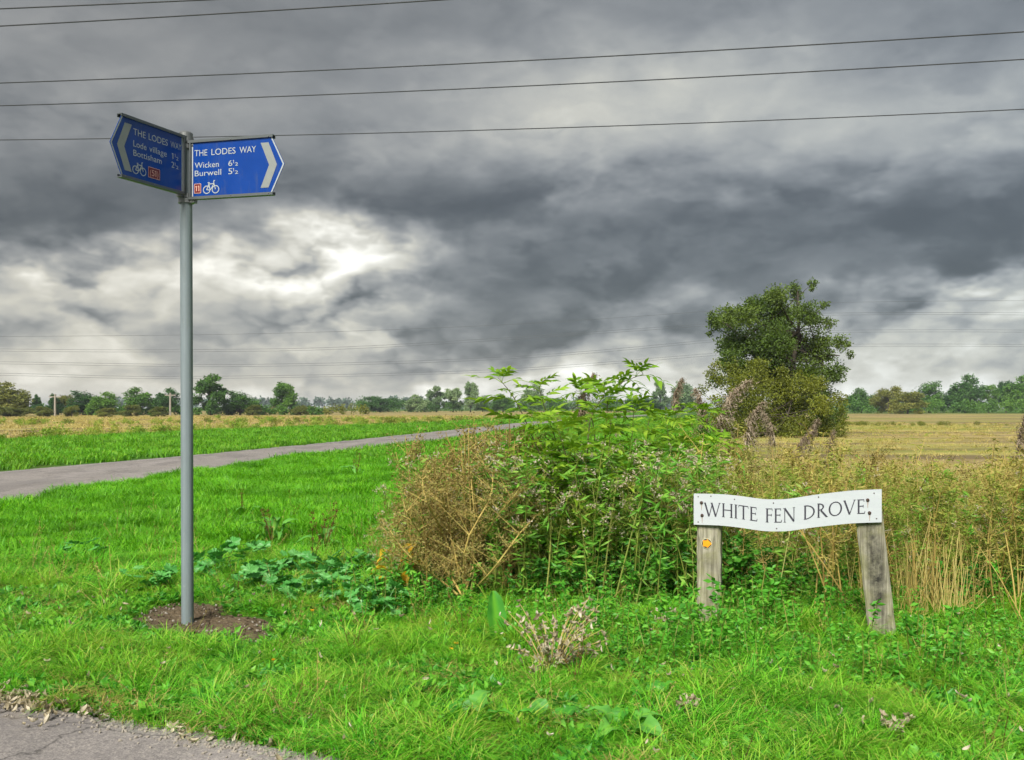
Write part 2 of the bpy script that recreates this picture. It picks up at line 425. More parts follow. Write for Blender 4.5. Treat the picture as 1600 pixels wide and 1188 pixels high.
M = dict(
    asphalt=m_asphalt(), ground=m_ground(), field=m_field('stubble', .25), field2=m_field('dry_pasture', .75), soil=m_soil(), wood=m_wood(), galv=m_galv(), blue=m_blue(), board=m_board(),
    steel=plain('clamp_steel', (.20, .21, .21), .45, .7), alu=plain('aluminium_rail', (.115, .13, .135), .45, .5),
    signwhite=plain('reflective_white', (.36, .40, .41), .3, 0, .5), chev=plain('reflective_grey', (.23, .25, .245), .3, 0, .5),
    red=plain('red_badge', (.13, .004, .009), .4), badgetext=plain('badge_lettering', (.55, .33, .26), .5),
    black=plain('black_letters', (.035, .035, .05), .6), rust=plain('rusty_bolt', (.055, .035, .028), .8), rustrun=plain('rust_run', (.33, .28, .25), .7),
    orange=plain('orange_arrow', (.85, .32, .01), .5), disc=plain('waymark_disc', (.05, .055, .04), .6), discrim=plain('waymark_rim', (.50, .48, .30), .6),
    wire=plain('cable', (.030, .032, .036), .6), farwire=plain('far_cable', (.10, .105, .11), .6), polewood=plain('pole_wood', (.30, .27, .23), .8),
    bark=plain('bark', (.060, .050, .036), .9, var=.4), paint=plain('worn_road_paint', (.30, .28, .27), .8, var=.35, scale=14),
    stone=plain('gravel_stone', (.26, .235, .20), .9, var=.5, scale=9),
    grass=leafmat('grass_blade', [(.018, .115, .008), (.070, .350, .016), (.150, .560, .026), (.270, .640, .050), (.48, .52, .12)], .42, .45, patch=(.32, .43, .024), pscale=1.1, pamt=.38),
    thatch=leafmat('dead_thatch', [(.16, .14, .035), (.30, .26, .075), (.42, .36, .13)], .2, .8, spec=.1),
    midgrass=leafmat('meadow_blade', [(.070, .260, .010), (.130, .430, .014), (.200, .560, .018), (.30, .58, .04)], .42, .45, patch=(.075, .25, .014), pscale=.55, pamt=.60),
    fargrass=leafmat('bank_grass', [(.070, .240, .010), (.120, .380, .014), (.180, .480, .018), (.28, .46, .04)], .40, .5, patch=(.10, .24, .02), pscale=.35, pamt=.5),
    weed=leafmat('verge_weed', [(.040, .190, .024), (.075, .320, .035), (.150, .450, .035)], .34, .42),
    mallow=leafmat('mallow_leaf', [(.050, .230, .040), (.100, .370, .075), (.20, .45, .14)], .30, .42, spec=.4),
    nettle=leafmat('nettle_leaf', [(.050, .230, .020), (.10, .380, .030), (.20, .50, .045)], .36, .45),
    elder=leafmat('elder_leaf', [(.110, .240, .015), (.19, .370, .024), (.320, .500, .045)], .42, .42),
    bramble=leafmat('bramble_leaf', [(.030, .140, .016), (.065, .255, .026), (.130, .360, .036)], .32, .42),
    brown=leafmat('brown_seed', [(.10, .078, .026), (.235, .185, .062), (.39, .32, .13), (.27, .29, .070)], .28, .8, spec=.1, patch=(.25, .19, .05), pscale=2.0, pamt=.45),
    olive=leafmat('olive_weed', [(.145, .240, .022), (.26, .37, .040), (.40, .45, .075), (.52, .48, .14)], .40, .6, patch=(.15, .38, .036), pscale=1.6, pamt=.55),
    ochre=leafmat('ochre_weed', [(.23, .205, .032), (.38, .335, .068), (.52, .455, .14), (.28, .34, .050)], .36, .7, patch=(.18, .31, .030), pscale=1.5, pamt=.75),
    straw=leafmat('straw', [(.30, .24, .060), (.45, .37, .115), (.54, .46, .18)], .15, .7),
    stalk=leafmat('dry_stalk', [(.21, .145, .032), (.36, .265, .070), (.50, .39, .12)], .05, .7),
    thistle=leafmat('thistle_leaf', [(.060, .230, .022), (.13, .40, .038), (.24, .53, .06), (.40, .52, .13)], .40, .5, patch=(.24, .32, .05), pscale=2.2, pamt=.35),
    gstem=leafmat('green_stem', [(.11, .16, .022), (.19, .24, .04), (.27, .28, .07)], .05, .6),
    fluff=leafmat('seed_fluff', [(.36, .30, .22), (.50, .43, .33), (.60, .54, .44)], .3, .9, spec=.05),
    wither=leafmat('withered_leaf', [(.26, .22, .14), (.42, .37, .26), (.60, .55, .44)], .2, .85, spec=.1),
    plume=leafmat('reed_plume', [(.19, .145, .105), (.30, .24, .18), (.42, .36, .28)], .3, .85, spec=.05),
    yellowleaf=leafmat('yellowed_leaf', [(.28, .24, .015), (.46, .34, .012), (.55, .25, .01)], .3, .5),
    dock=leafmat('dock_leaf', [(.060, .230, .040), (.11, .340, .055), (.17, .42, .05)], .28, .5),
    dockseed=leafmat('dock_seed', [(.080, .036, .012), (.150, .075, .022), (.10, .09, .02)], .1, .8),
    flower=plain('yellow_petal', (.75, .42, .01), .6),
    oak=leafmat('tree_leaf', [(.032, .062, .010), (.068, .122, .016), (.125, .185, .026)], .24, .5),
    thorn=leafmat('thorn_leaf', [(.085, .108, .012), (.155, .185, .020), (.24, .255, .030)], .28, .5),
    tree_dark=leafmat('dark_tree_leaf', [(0.021, 0.078, 0.017), (0.045, 0.129, 0.027), (0.078, 0.182, 0.033)], .2, .6),
    tree_mid=leafmat('mid_tree_leaf', [(0.039, 0.109, 0.018), (0.078, 0.192, 0.025), (0.147, 0.282, 0.036)], .2, .6),
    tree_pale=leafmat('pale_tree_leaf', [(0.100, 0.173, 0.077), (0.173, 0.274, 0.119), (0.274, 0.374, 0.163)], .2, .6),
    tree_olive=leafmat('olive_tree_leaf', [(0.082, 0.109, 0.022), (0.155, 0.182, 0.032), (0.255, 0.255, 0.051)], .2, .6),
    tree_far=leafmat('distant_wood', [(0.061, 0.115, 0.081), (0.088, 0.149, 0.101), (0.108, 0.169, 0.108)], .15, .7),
)

# ------------------------------------------------------------------ the setting
import bmesh
def sheet(name, poly, z, mat, jitter=0.0, step=None):
    pts = [np.array(p, float) for p in poly]
    if step:
        dense = []
        for a, b in zip(pts, pts[1:] + pts[:1]):
            k = max(1, int(np.linalg.norm(b - a) / step))
            k = min(k, 60)
            for i in range(k): dense.append(a + (b - a) * i / k)
        pts = dense
    bm = bmesh.new()
    vs = [bm.verts.new((p[0] + (random.uniform(-1, 1) * jitter), p[1] + random.uniform(-1, 1) * jitter, z)) for p in pts]
    f = bm.faces.new(vs)
    bmesh.ops.triangulate(bm, faces=[f])
    bmesh.ops.recalc_face_normals(bm, faces=bm.faces)
    me = bpy.data.meshes.new(name)
    bm.to_mesh(me); bm.free()
    me.materials.append(mat)
    o = bpy.data.objects.new(name, me)
    C.objects.link(o)
    tag(o, kind='structure')
    return o
random.seed(3)
sheet('ground', [(-3000, -60), (3000, -60), (3000, 4500), (-3000, 4500)], 0.0, M['ground'])
VERGE = [(-7.5, 20.0), (-7.75, 15), (-7.9, 11.5), (-7.2, 8.2), (-5.2, 6.3), (-3.6, 5.42), (-2.59, 4.93), (-1.98, 4.64), (-1.42, 4.38), (-1.0, 4.2), (-.4, 3.92), (0.3, 3.62), (1.8, 2.95), (4.5, 2.2), (12, 0.6)]
REDGE = [(45, 240), (24, 175), (13, 130), (6.2, 98), (.6, 64), (-3.2, 42), (-5.0, 34), (-6.5, 27)]
LEDGE = [(-24, 0.5), (-17, 6), (-14.3, 11), (-12.9, 16), (-11.9, 22.3), (-10, 30), (-7.3, 44), (-4.1, 64), (1.4, 98), (8.3, 130), (20.4, 175), (41, 240)]
ROAD = REDGE + VERGE + [(14, -8), (-26, -8)] + LEDGE
road = sheet('road', ROAD, 0.012, M['asphalt'], 0.035, 0.25)
mb = MB()
le = smooth_path([(-12.3, 17, .018), (-11.55, 22.3, .018), (-9.7, 30, .018), (-7.0, 44, .018), (-5.4, 54, .018)], 40)
for i in range(len(le) - 1):
    if random.random() < .82:
        a, b = le[i], le[i + 1]
        w = .045 + random.random() * .03
        mb.add([a - [w, 0, 0], a + [w, 0, 0], b + [w, 0, 0], b - [w, 0, 0]], [(0, 1, 2, 3)])
o = mb.obj('edge_line', M['paint']); o.parent = road
BANK = [(-27, 22), (-22, 42), (-18.6, 56), (-6.4, 96), (5, 140), (14, 178), (33, 240)]
sheet('stubble_field', BANK + [(60, 420), (-400, 420), (-400, 22)], 0.008, M['field'])
sheet('dry_pasture', [(2.2, 11), (6, 30), (11, 52), (24, 110), (60, 235), (260, 235), (200, 20), (30, 9)], 0.008, M['field2'])

# ------------------------------------------------------------------ scattering of ground cover
PROTO = bpy.data.collections.new('prototypes')       # never linked to the scene
def proto_set(name, meshes):
    col = bpy.data.collections.new(name)
    for i, me in enumerate(meshes):
        o = bpy.data.objects.new('%s_%02d' % (name, i), me)
        col.objects.link(o)
    return col
def scatter(name, P, col, scale, rot=None, label=None, cat=None):
    P = np.asarray(P, float); N = len(P)
    if P.shape[1] == 2: P = np.c_[P, np.zeros(N)]
    me = bpy.data.meshes.new(name)
    me.vertices.add(N)
    me.vertices.foreach_set('co', P.astype(np.float32).ravel())
    if rot is None:
        rot = np.c_[rng.normal(0, .10, N), rng.normal(0, .10, N), rng.uniform(0, 2 * PI, N)]
    a = me.attributes.new('rot', 'FLOAT_VECTOR', 'POINT'); a.data.foreach_set('vector', np.asarray(rot, np.float32).ravel())
    a = me.attributes.new('scl', 'FLOAT', 'POINT'); a.data.foreach_set('value', np.broadcast_to(np.asarray(scale, np.float32), (N,)).copy())
    a = me.attributes.new('idx', 'INT', 'POINT'); a.data.foreach_set('value', rng.integers(0, 1000, N).astype(np.int32))
    o = bpy.data.objects.new(name, me)
    C.objects.link(o)
    ng = bpy.data.node_groups.new(name, 'GeometryNodeTree')
    ng.interface.new_socket('Geometry', in_out='INPUT', socket_type='NodeSocketGeometry')
    ng.interface.new_socket('Geometry', in_out='OUTPUT', socket_type='NodeSocketGeometry')
    N_ = ng.nodes.new; L_ = ng.links.new
    gi, go = N_('NodeGroupInput'), N_('NodeGroupOutput')
    ci = N_('GeometryNodeCollectionInfo'); ci.inputs['Collection'].default_value = col
    ci.inputs['Separate Children'].default_value = True; ci.inputs['Reset Children'].default_value = True
    ip = N_('GeometryNodeInstanceOnPoints'); ip.inputs['Pick Instance'].default_value = True
    def na(nm, ty):
        n = N_('GeometryNodeInputNamedAttribute'); n.data_type = ty; n.inputs['Name'].default_value = nm
        return n.outputs['Attribute']
    e2r = N_('FunctionNodeEulerToRotation')
    L_(na('rot', 'FLOAT_VECTOR'), e2r.inputs[0])
    L_(gi.outputs[0], ip.inputs['Points']); L_(ci.outputs[0], ip.inputs['Instance'])
    L_(na('idx', 'INT'), ip.inputs['Instance Index']); L_(e2r.outputs[0], ip.inputs['Rotation']); L_(na('scl', 'FLOAT'), ip.inputs['Scale'])
    L_(ip.outputs[0], go.inputs[0])
    md = o.modifiers.new('scatter', 'NODES'); md.node_group = ng
    return tag(o, label, cat, kind='stuff')
def blades(mb, n, Rr, L0, L1, w, lean0, lean1, bias=None, v0=0, v1=1):
    for _ in range(n):
        r = Rr * math.sqrt(random.random()); th = random.uniform(0, 2 * PI)
        p = np.array([r * math.cos(th), r * math.sin(th), -.01])
        az = random.uniform(0, 2 * PI) if bias is None else random.gauss(bias, .9)
        d = np.array([math.cos(az), math.sin(az), 0]); s_ = np.array([-d[1], d[0], 0])
        L = random.uniform(L0, L1); le_ = random.uniform(lean0, lean1)
        ww = w * random.uniform(.7, 1.3)
        vs = []
        for t in (0, .4, .75):
            c = p + d * L * le_ * t ** 1.8 + np.array([0, 0, L * (t - .42 * le_ * t * t)])
            k = ww * (1 - .55 * t)
            vs += [c - s_ * k / 2, c + s_ * k / 2]
        c = p + d * L * le_ + np.array([0, 0, L * (1 - .52 * le_)])
        vs.append(c)
        mb.add(vs, [(0, 1, 3, 2), (2, 3, 5, 4), (4, 5, 6)], random.uniform(v0, v1))
def pts_in(n, x0, x1, y0, y1, cond, clump=0.0, cs=1.0):
    P = np.c_[rng.uniform(x0, x1, n), rng.uniform(y0, y1, n)]
    P = P[np.abs(P[:, 0]) < .56 * P[:, 1] + 1.2]
    if clump:
        f = np.sin(P[:, 0] * 2.1 / cs + 1.3 * np.sin(P[:, 1] * 1.7 / cs)) * np.sin(P[:, 1] * 2.6 / cs + 1.1 * np.sin(P[:, 0] * 1.3 / cs))
        P = P[rng.random(len(P)) < 1 - clump * (.5 - .5 * f)]
    return P[cond(P)]
SOIL = [gr(*p) for p in [(205, 972), (235, 955), (270, 948), (310, 945), (345, 950), (360, 965), (400, 967), (425, 978), (428, 1000), (405, 1012), (350, 1003), (300, 990), (250, 990)]]
SOIL2 = [gr(*p) for p in [(440, 1003), (480, 1000), (500, 1010), (470, 1022), (440, 1014)]]
def grow(poly, d):
    c = np.mean(poly, axis=0)
    return [tuple(np.array(p) + (np.array(p) - c) / np.linalg.norm(np.array(p) - c) * d) for p in poly]
def verge_ok(P):
    return ~inpoly(P, ROAD) & (P[:, 0] > -9 + .0 * P[:, 1]) & ~inpoly(P, grow(SOIL, .05)) & ~inpoly(P, grow(SOIL2, .03))
def side(P):   # > 0 on the near side of the far road
    xs = np.interp(P[:, 1], [0, 11.5, 15, 20, 27, 34, 42, 64, 98, 130], [-7.9, -7.9, -7.75, -7.5, -6.5, -5.0, -3.2, .6, 6.2, 13])
    return P[:, 0] - xs
random.seed(11)
tufts = []
for i in range(7):
    mb = MB(); blades(mb, 44, .06, .06, .16, .0048, .5, 1.5, bias=random.choice([None, .2, .6, 2.6, None]))
    tufts.append(mb.mesh('grass_tuft', M['grass']))
for i in range(3):
    mb = MB(); blades(mb, 46, .05, .12, .25, .0046, .6, 1.4, bias=random.choice([.1, .5, None]))
    tufts.append(mb.mesh('grass_tuft_long', M['grass']))
for i in range(2):
    mb = MB(); blades(mb, 30, .07, .06, .15, .0042, .9, 1.6); blades(mb, 10, .06, .10, .24, .0035, .5, 1.3, None, .85, 1)
    tufts.append(mb.mesh('grass_tuft_flat', M['grass']))
G_near = proto_set('near_grass', tufts)
mids = []
for i in range(6):
    mb = MB(); blades(mb, 60, .16, .10, .26, .010, .4, 1.1, bias=random.choice([None, .4, .9]))
    mids.append(mb.mesh('grass_mid', M['midgrass']))
G_mid = proto_set('mid_grass', mids)
fars = []
for i in range(6):
    mb = MB(); blades(mb, 60, .40, .16, .40, .030, .3, 1.0, bias=random.choice([None, .4, .9]))
    fars.append(mb.mesh('grass_far', M['fargrass']))
G_far = proto_set('far_grass', fars)
P = pts_in(40000, -6, 6, 3.4, 9.6, lambda P: verge_ok(P) & (side(P) > 0), .35, .5)
P = P[rng.random(len(P)) < np.where(P[:, 1] < 7, 1, .75)]
def lumps(P, k=1.0):
    a = np.sin(P[:, 0] * 3.1 * k + 1.7 * np.sin(P[:, 1] * 2.3 * k)) * np.sin(P[:, 1] * 4.3 * k + 1.3 * np.sin(P[:, 0] * 2.9 * k))
    b = np.sin(P[:, 0] * 9.7 * k + 2.1 * np.sin(P[:, 1] * 7.1 * k)) * np.sin(P[:, 1] * 11.3 * k + 1.9 * np.sin(P[:, 0] * 8.3 * k))
    return 1 + .42 * a + .30 * b
near_soil = inpoly(P, [(x, y - .26) for x, y in grow(SOIL, .12)]) | inpoly(P, grow(SOIL, .16))
scatter('verge_grass', P, G_near, np.where(near_soil, .40, 1) * lumps(P) * rng.uniform(.58, 1.05, len(P)) * np.where(P[:, 1] > 7.2, 1.12, 1), label='short bright green grass of the near verge round the signpost', cat='grass')
P = pts_in(52000, -12, 12, 9.0, 30, lambda P: verge_ok(P) & (side(P) > .02), .25, 1.3)
P = P[(P[:, 0] < np.interp(P[:, 1], [9, 11, 30], [1.9, 2.3, 6.1]))]
scatter('meadow_grass', P, G_mid, lumps(P, .35) * rng.uniform(.6, 1.0, len(P)), label='green grass between the signpost and the far road', cat='grass')
P = np.concatenate([pts_in(16000, -16, 26, 26, 110, lambda P: ~inpoly(P, ROAD) & (side(P) > 0) & (P[:, 0] < np.interp(P[:, 1], [11, 30, 52, 110], [2.3, 6.1, 11.2, 24])), .2, 3)])
def bank_ok(P):
    xs = np.interp(P[:, 1], [6, 11, 16, 22.3, 30, 44, 64, 98, 130, 175, 240], [-17, -14.3, -12.9, -11.9, -10, -7.3, -4.1, 1.4, 8.3, 20.4, 41])
    xe = np.interp(P[:, 1], [22, 42, 56, 96, 140, 178, 240], [-27, -22, -18.6, -6.4, 5, 14, 33])
    return (P[:, 0] < xs - .05) & (P[:, 0] > xe)
P2 = pts_in(26000, -30, 40, 14, 70, bank_ok, .2, 4)
P3 = pts_in(12000, -20, 40, 70, 240, bank_ok, .2, 6)
P = np.concatenate([P, P2, P3])
scatter('roadside_bank_grass', P, G_far, rng.uniform(.65, 1.1, len(P)) * np.interp(P[:, 1], [20, 60, 200], [.8, 1.0, 1.7]), label='lush green grass bank along the far side of the road', cat='grass')
th = []
for i in range(5):
    mb = MB(); blades(mb, 34, .08, .05, .15, .0040, 1.0, 1.9); th.append(mb.mesh('thatch', M['thatch']))
P = pts_in(5200, -6, 6, 3.4, 8.4, lambda P: verge_ok(P) & (side(P) > 0), .9, .8)
dist = np.min(np.linalg.norm(P[:, None, :] - smooth_path([(p[0], p[1], 0) for p in VERGE], 160)[None, :, :2], axis=2), axis=1)
P = P[~inpoly(P, [(x, y - .2) for x, y in grow(SOIL, .12)]) & ~inpoly(P, grow(SOIL, .12))]
dist = np.min(np.linalg.norm(P[:, None, :] - smooth_path([(p[0], p[1], 0) for p in VERGE], 160)[None, :, :2], axis=2), axis=1)
P = P[(rng.random(len(P)) < .38) | (dist < .32 * rng.random(len(P)))]
scatter('dead_thatch', np.c_[P, rng.uniform(.01, .05, len(P))], proto_set('thatch_tufts', th), rng.uniform(.6, 1.2, len(P)), label='straw coloured dead grass lying between the green blades of the verge', cat='dry grass')
P = pts_in(420, -3.6, -1, 5.6, 7.4, lambda P: inpoly(P, grow(SOIL, .05)) & (rng.random(len(P)) < np.where(inpoly(P, grow(SOIL, -.10)), .10, .55)) & (lumps(P, 1.6) > .85))
scatter('creeping_grass', P, G_near, rng.uniform(.25, .6, len(P)), label='thin grass creeping into the edges of the bare soil', cat='grass')
# stubble and dry tussocks give the fields their nap
st = []
for i in range(5):
    mb = MB(); blades(mb, 60, .50, .06, .20, .016, .3, 1.3); st.append(mb.mesh('stubble', M['ochre' if i % 2 else 'straw']))
st2 = []
for i in range(3):
    mb = MB(); blades(mb, 60, .50, .06, .20, .020, .3, 1.3); st2.append(mb.mesh('stubble', M['straw']))
G_st = proto_set('stubble_tufts', st)
P = pts_in(20000, 2, 60, 11, 90, lambda P: inpoly(P, [(2.2, 11), (6, 30), (11, 52), (24, 110), (60, 110), (60, 11)]), .6, 5)
P = P[rng.random(len(P)) < np.interp(P[:, 1], [11, 30, 90], [.8, .35, .15])]
scatter('pasture_stubble', P, G_st, rng.uniform(.6, 1.1, len(P)) * np.interp(P[:, 1], [10, 30, 90], [.6, .8, 1.3]), label='dry straw coloured grass of the pasture beyond the sign', cat='dry grass')
P = pts_in(9000, -80, 20, 30, 170, lambda P: inpoly(P, BANK + [(60, 420), (-400, 420), (-400, 22)]), .5, 8)
scatter('field_stubble', P, proto_set('straw_stubble', st2), rng.uniform(.8, 1.6, len(P)), label='pale stubble of the field beyond the grass bank', cat='stubble')

# bare soil round the signpost
def mound(name, poly, hgt, mat):
    poly = [np.array(p) for p in poly]
    c = sum(poly) / len(poly)
    mb = MB(); k = 64; rings = 7
    ps = smooth_path([(p[0], p[1], 0) for p in poly + poly[:1]], k + 1)[:k, :2]
    vs = [(c[0], c[1], hgt)]; fs = []
    for r in range(1, rings + 1):
        t = r / rings
        for p in ps:
            q = c + (p - c) * t * (1 + (random.uniform(-.10, .06) if r == rings else 0))
            vs.append((q[0], q[1], max(.006, hgt * (1 - t ** 2) + random.uniform(-.010, .012))))
    for j in range(k): fs.append((0, 1 + j, 1 + (j + 1) % k))
    for r in range(rings - 1):
        for j in range(k):
            a, b = 1 + r * k + j, 1 + r * k + (j + 1) % k
            fs.append((a, a + k, b + k, b))
    mb.add(vs, fs)
    return tag(mb.obj(name, mat, smooth=False), kind='structure')
mound('bare_soil', SOIL, .022, M['soil'])
mound('bare_soil', SOIL2, .02, M['soil'])
def stone_mesh(name, mat, sq=.7):
    mb = MB()
    bm = bmesh.new(); bmesh.ops.create_icosphere(bm, subdivisions=1, radius=1)
    vs = [np.array(v.co) * random.uniform(.7, 1.2) * np.array([1, 1, sq]) for v in bm.verts]
    mb.add(vs, [tuple(v.index for v in f.verts) for f in bm.faces]); bm.free()
    return mb.mesh(name, mat)
clod = proto_set('clods', [stone_mesh('clod', M['soil']) for _ in range(4)] + [stone_mesh('pebble', M['stone'])])
P = pts_in(2600, -3.4, -1, 5.6, 7.4, lambda P: inpoly(P, SOIL) | inpoly(P, SOIL2))
scatter('soil_crumbs', np.c_[P, np.full(len(P), .02)], clod, rng.uniform(.004, .016, len(P)) * rng.uniform(.4, 1, len(P)), rng.uniform(0, 6, (len(P), 3)), 'brown crumbs of bare soil at the foot of the signpost', 'soil')
# gravel and litter along the road edges
gravel = proto_set('gravel', [stone_mesh('stone', M['stone']) for _ in range(5)])
pp = []
ve = smooth_path([(p[0], p[1], 0) for p in VERGE], 300)
for q in ve:
    if q[1] > 2.8:
        for _ in range(8 if q[1] < 9 else 14):
            pp.append((q[0] + random.gauss(-.05, .07 if q[1] < 9 else .22), q[1] + random.gauss(-.05, .07), .014))
pp = np.array(pp)
scatter('road_edge_gravel', pp, gravel, rng.uniform(.003, .012, len(pp)) * np.where(pp[:, 1] > 9, 2, 1), rng.uniform(0, 6, (len(pp), 3)), 'small stones strewn along the edge of the asphalt', 'gravel')
lit = []
for i in range(6):
    mb = MB()
    L = .046; Wd = .0095
    cur = random.uniform(.4, 1.6)
    vs, fs = [], []
    for a in range(5):
        t = a / 4
        for b in (-1, 0, 1):
            vs.append((L * (t - .5), b * Wd * math.sin(PI * (.08 + .84 * t)), abs(b) * .010 * cur + .018 * cur * (t - .5) ** 2 * 2 + .003))
    for a in range(4):
        for b in range(2):
            k = a * 3 + b; fs.append((k, k + 1, k + 4, k + 3))
    mb.add(vs, fs); lit.append(mb.mesh('curled_leaf', M['wither']))
G_lit = proto_set('curled_leaves', lit)
pp = []
for q in ve:
    if 3 < q[1] < 5.2 and random.random() < .75: pp.append((q[0] + random.gauss(0, .06), q[1] + random.gauss(.02, .06), .016))
for px, py, n, sx, sy in [(28, 1104, 110, 30, 8), (55, 1143, 5, 10, 3), (70, 1125, 8, 14, 4), (145, 1127, 12, 12, 6), (300, 1160, 8, 30, 6)]:
    for _ in range(n):
        x, y = gr(px + random.gauss(0, sx), py + random.gauss(0, sy)); pp.append((x, y, .018 + random.random() * .03))
pp = np.array(pp)
scatter('leaf_litter', pp, G_lit, rng.uniform(.6, 1.3, len(pp)), np.c_[rng.normal(0, .5, (len(pp), 2)), rng.uniform(0, 6, len(pp))], 'pale curled dead leaves littering the edge of the near road', 'leaf litter')

# ------------------------------------------------------------------ the blue fingerpost
def text_poly(txt):
    cu = bpy.data.curves.new('t', 'FONT')
    cu.body = txt; cu.resolution_u = 4
    ob = bpy.data.objects.new('t', cu)
    C.objects.link(ob)
    dg = bpy.context.evaluated_depsgraph_get()
    me = ob.evaluated_get(dg).to_mesh()
    vs = np.array([tuple(v.co) for v in me.vertices]); fs = [tuple(p.vertices) for p in me.polygons]
    ob.evaluated_get(dg).to_mesh_clear()
    bpy.data.objects.remove(ob); bpy.data.curves.remove(cu)
    return vs, fs
def fit_text(txt, x0, x1, y0, y1, cap_ref='H'):
    """text stretched so that it runs from x0 to x1 with its baseline at y0 and its capitals reaching y1"""
    vs, fs = text_poly(txt)
    h, _ = text_poly(cap_ref)
    cap = h[:, 1].max() - 0
    w0, w1 = vs[:, 0].min(), vs[:, 0].max()
    out = np.c_[x0 + (vs[:, 0] - w0) / (w1 - w0) * (x1 - x0), y0 + vs[:, 1] / cap * (y1 - y0)]
    return out, fs
def fit_row(txt, x0, x1, y0, y1):
    """like fit_text, but the figure 1 is drawn as a flagged stroke"""
    if '1' not in txt: return [fit_text(txt, x0, x1, y0, y1)]
    wd = {'1': .62, '(': .45, ')': .45}
    tot = sum(wd.get(c, 1.0) for c in txt); k = (x1 - x0) / tot; x = x0; out = []
    for c in txt:
        w = wd.get(c, 1.0) * k
        if c == '1':
            h = y1 - y0; t = min(h * .17, w * .5); xc = x + w * .55
            out.append(([(xc - t / 2, y0), (xc + t / 2, y0), (xc + t / 2, y1), (xc - t / 2, y1), (xc - t * 1.5, y1 - h * .12), (xc - t * 1.5, y1 - h * .27), (xc - t / 2, y1 - h * .20)], [(0, 1, 2, 3, 6), (6, 3, 4, 5)]))
        else: out.append(fit_text(c, x + w * .08, x + w * .92, y0, y1))
        x += w
    return out
def stroke2(p, q, w):
    p, q = np.array(p, float), np.array(q, float)
    d = q - p; n = np.array([-d[1], d[0]]) / (np.linalg.norm(d) + 1e-9) * w / 2
    return [p - n, q - n, q + n, p + n], [(0, 1, 2, 3)]
def ring2(c, r, w, n=28, ax=1.0):
    vs, fs = [], []
    for i in range(n):
        th = 2 * PI * i / n
        e = np.array([math.cos(th) * ax, math.sin(th)])
        vs += [np.array(c) + e * (r - w / 2), np.array(c) + e * (r + w / 2)]
    for i in range(n):
        a = 2 * i; b = 2 * ((i + 1) % n); fs.append((a, a + 1, b + 1, b))
    return vs, fs
pole_base = Vector((-2.23, 6.60, 0))
post = root('fingerpost', pole_base, 'grey metal pole with two blue cycle route arrows standing in bare soil', 'signpost')
TOPZ = EYE + (HOR - 211) / F * 6.6
mb = MB()
tube(mb, [pole_base + Vector((-.012 * t, 0, -.1 + (TOPZ + .1) * t)) for t in np.linspace(0, 1, 12)], .041, 24, None, False)
pole = mb.obj('pole', M['galv'], post, True)
mb = MB()
for zz, rr in ((TOPZ - .03, .047),):
    tube(mb, [pole_base + Vector((-.012, 0, zz)), pole_base + Vector((-.012, 0, TOPZ + .008)), pole_base + Vector((-.012, 0, TOPZ + .018))], [.047, .047, .036], 24)
mb.obj('cap', M['steel'], pole, False)
PC = pole_base + Vector((-.011, 0, 0))
ZB, ZT = EYE + (HOR - 306) / F * 6.6, EYE + (HOR - 217) / F * 6.6      # lower and upper panel edge at the pole
HP = ZT - ZB
TIP = .095
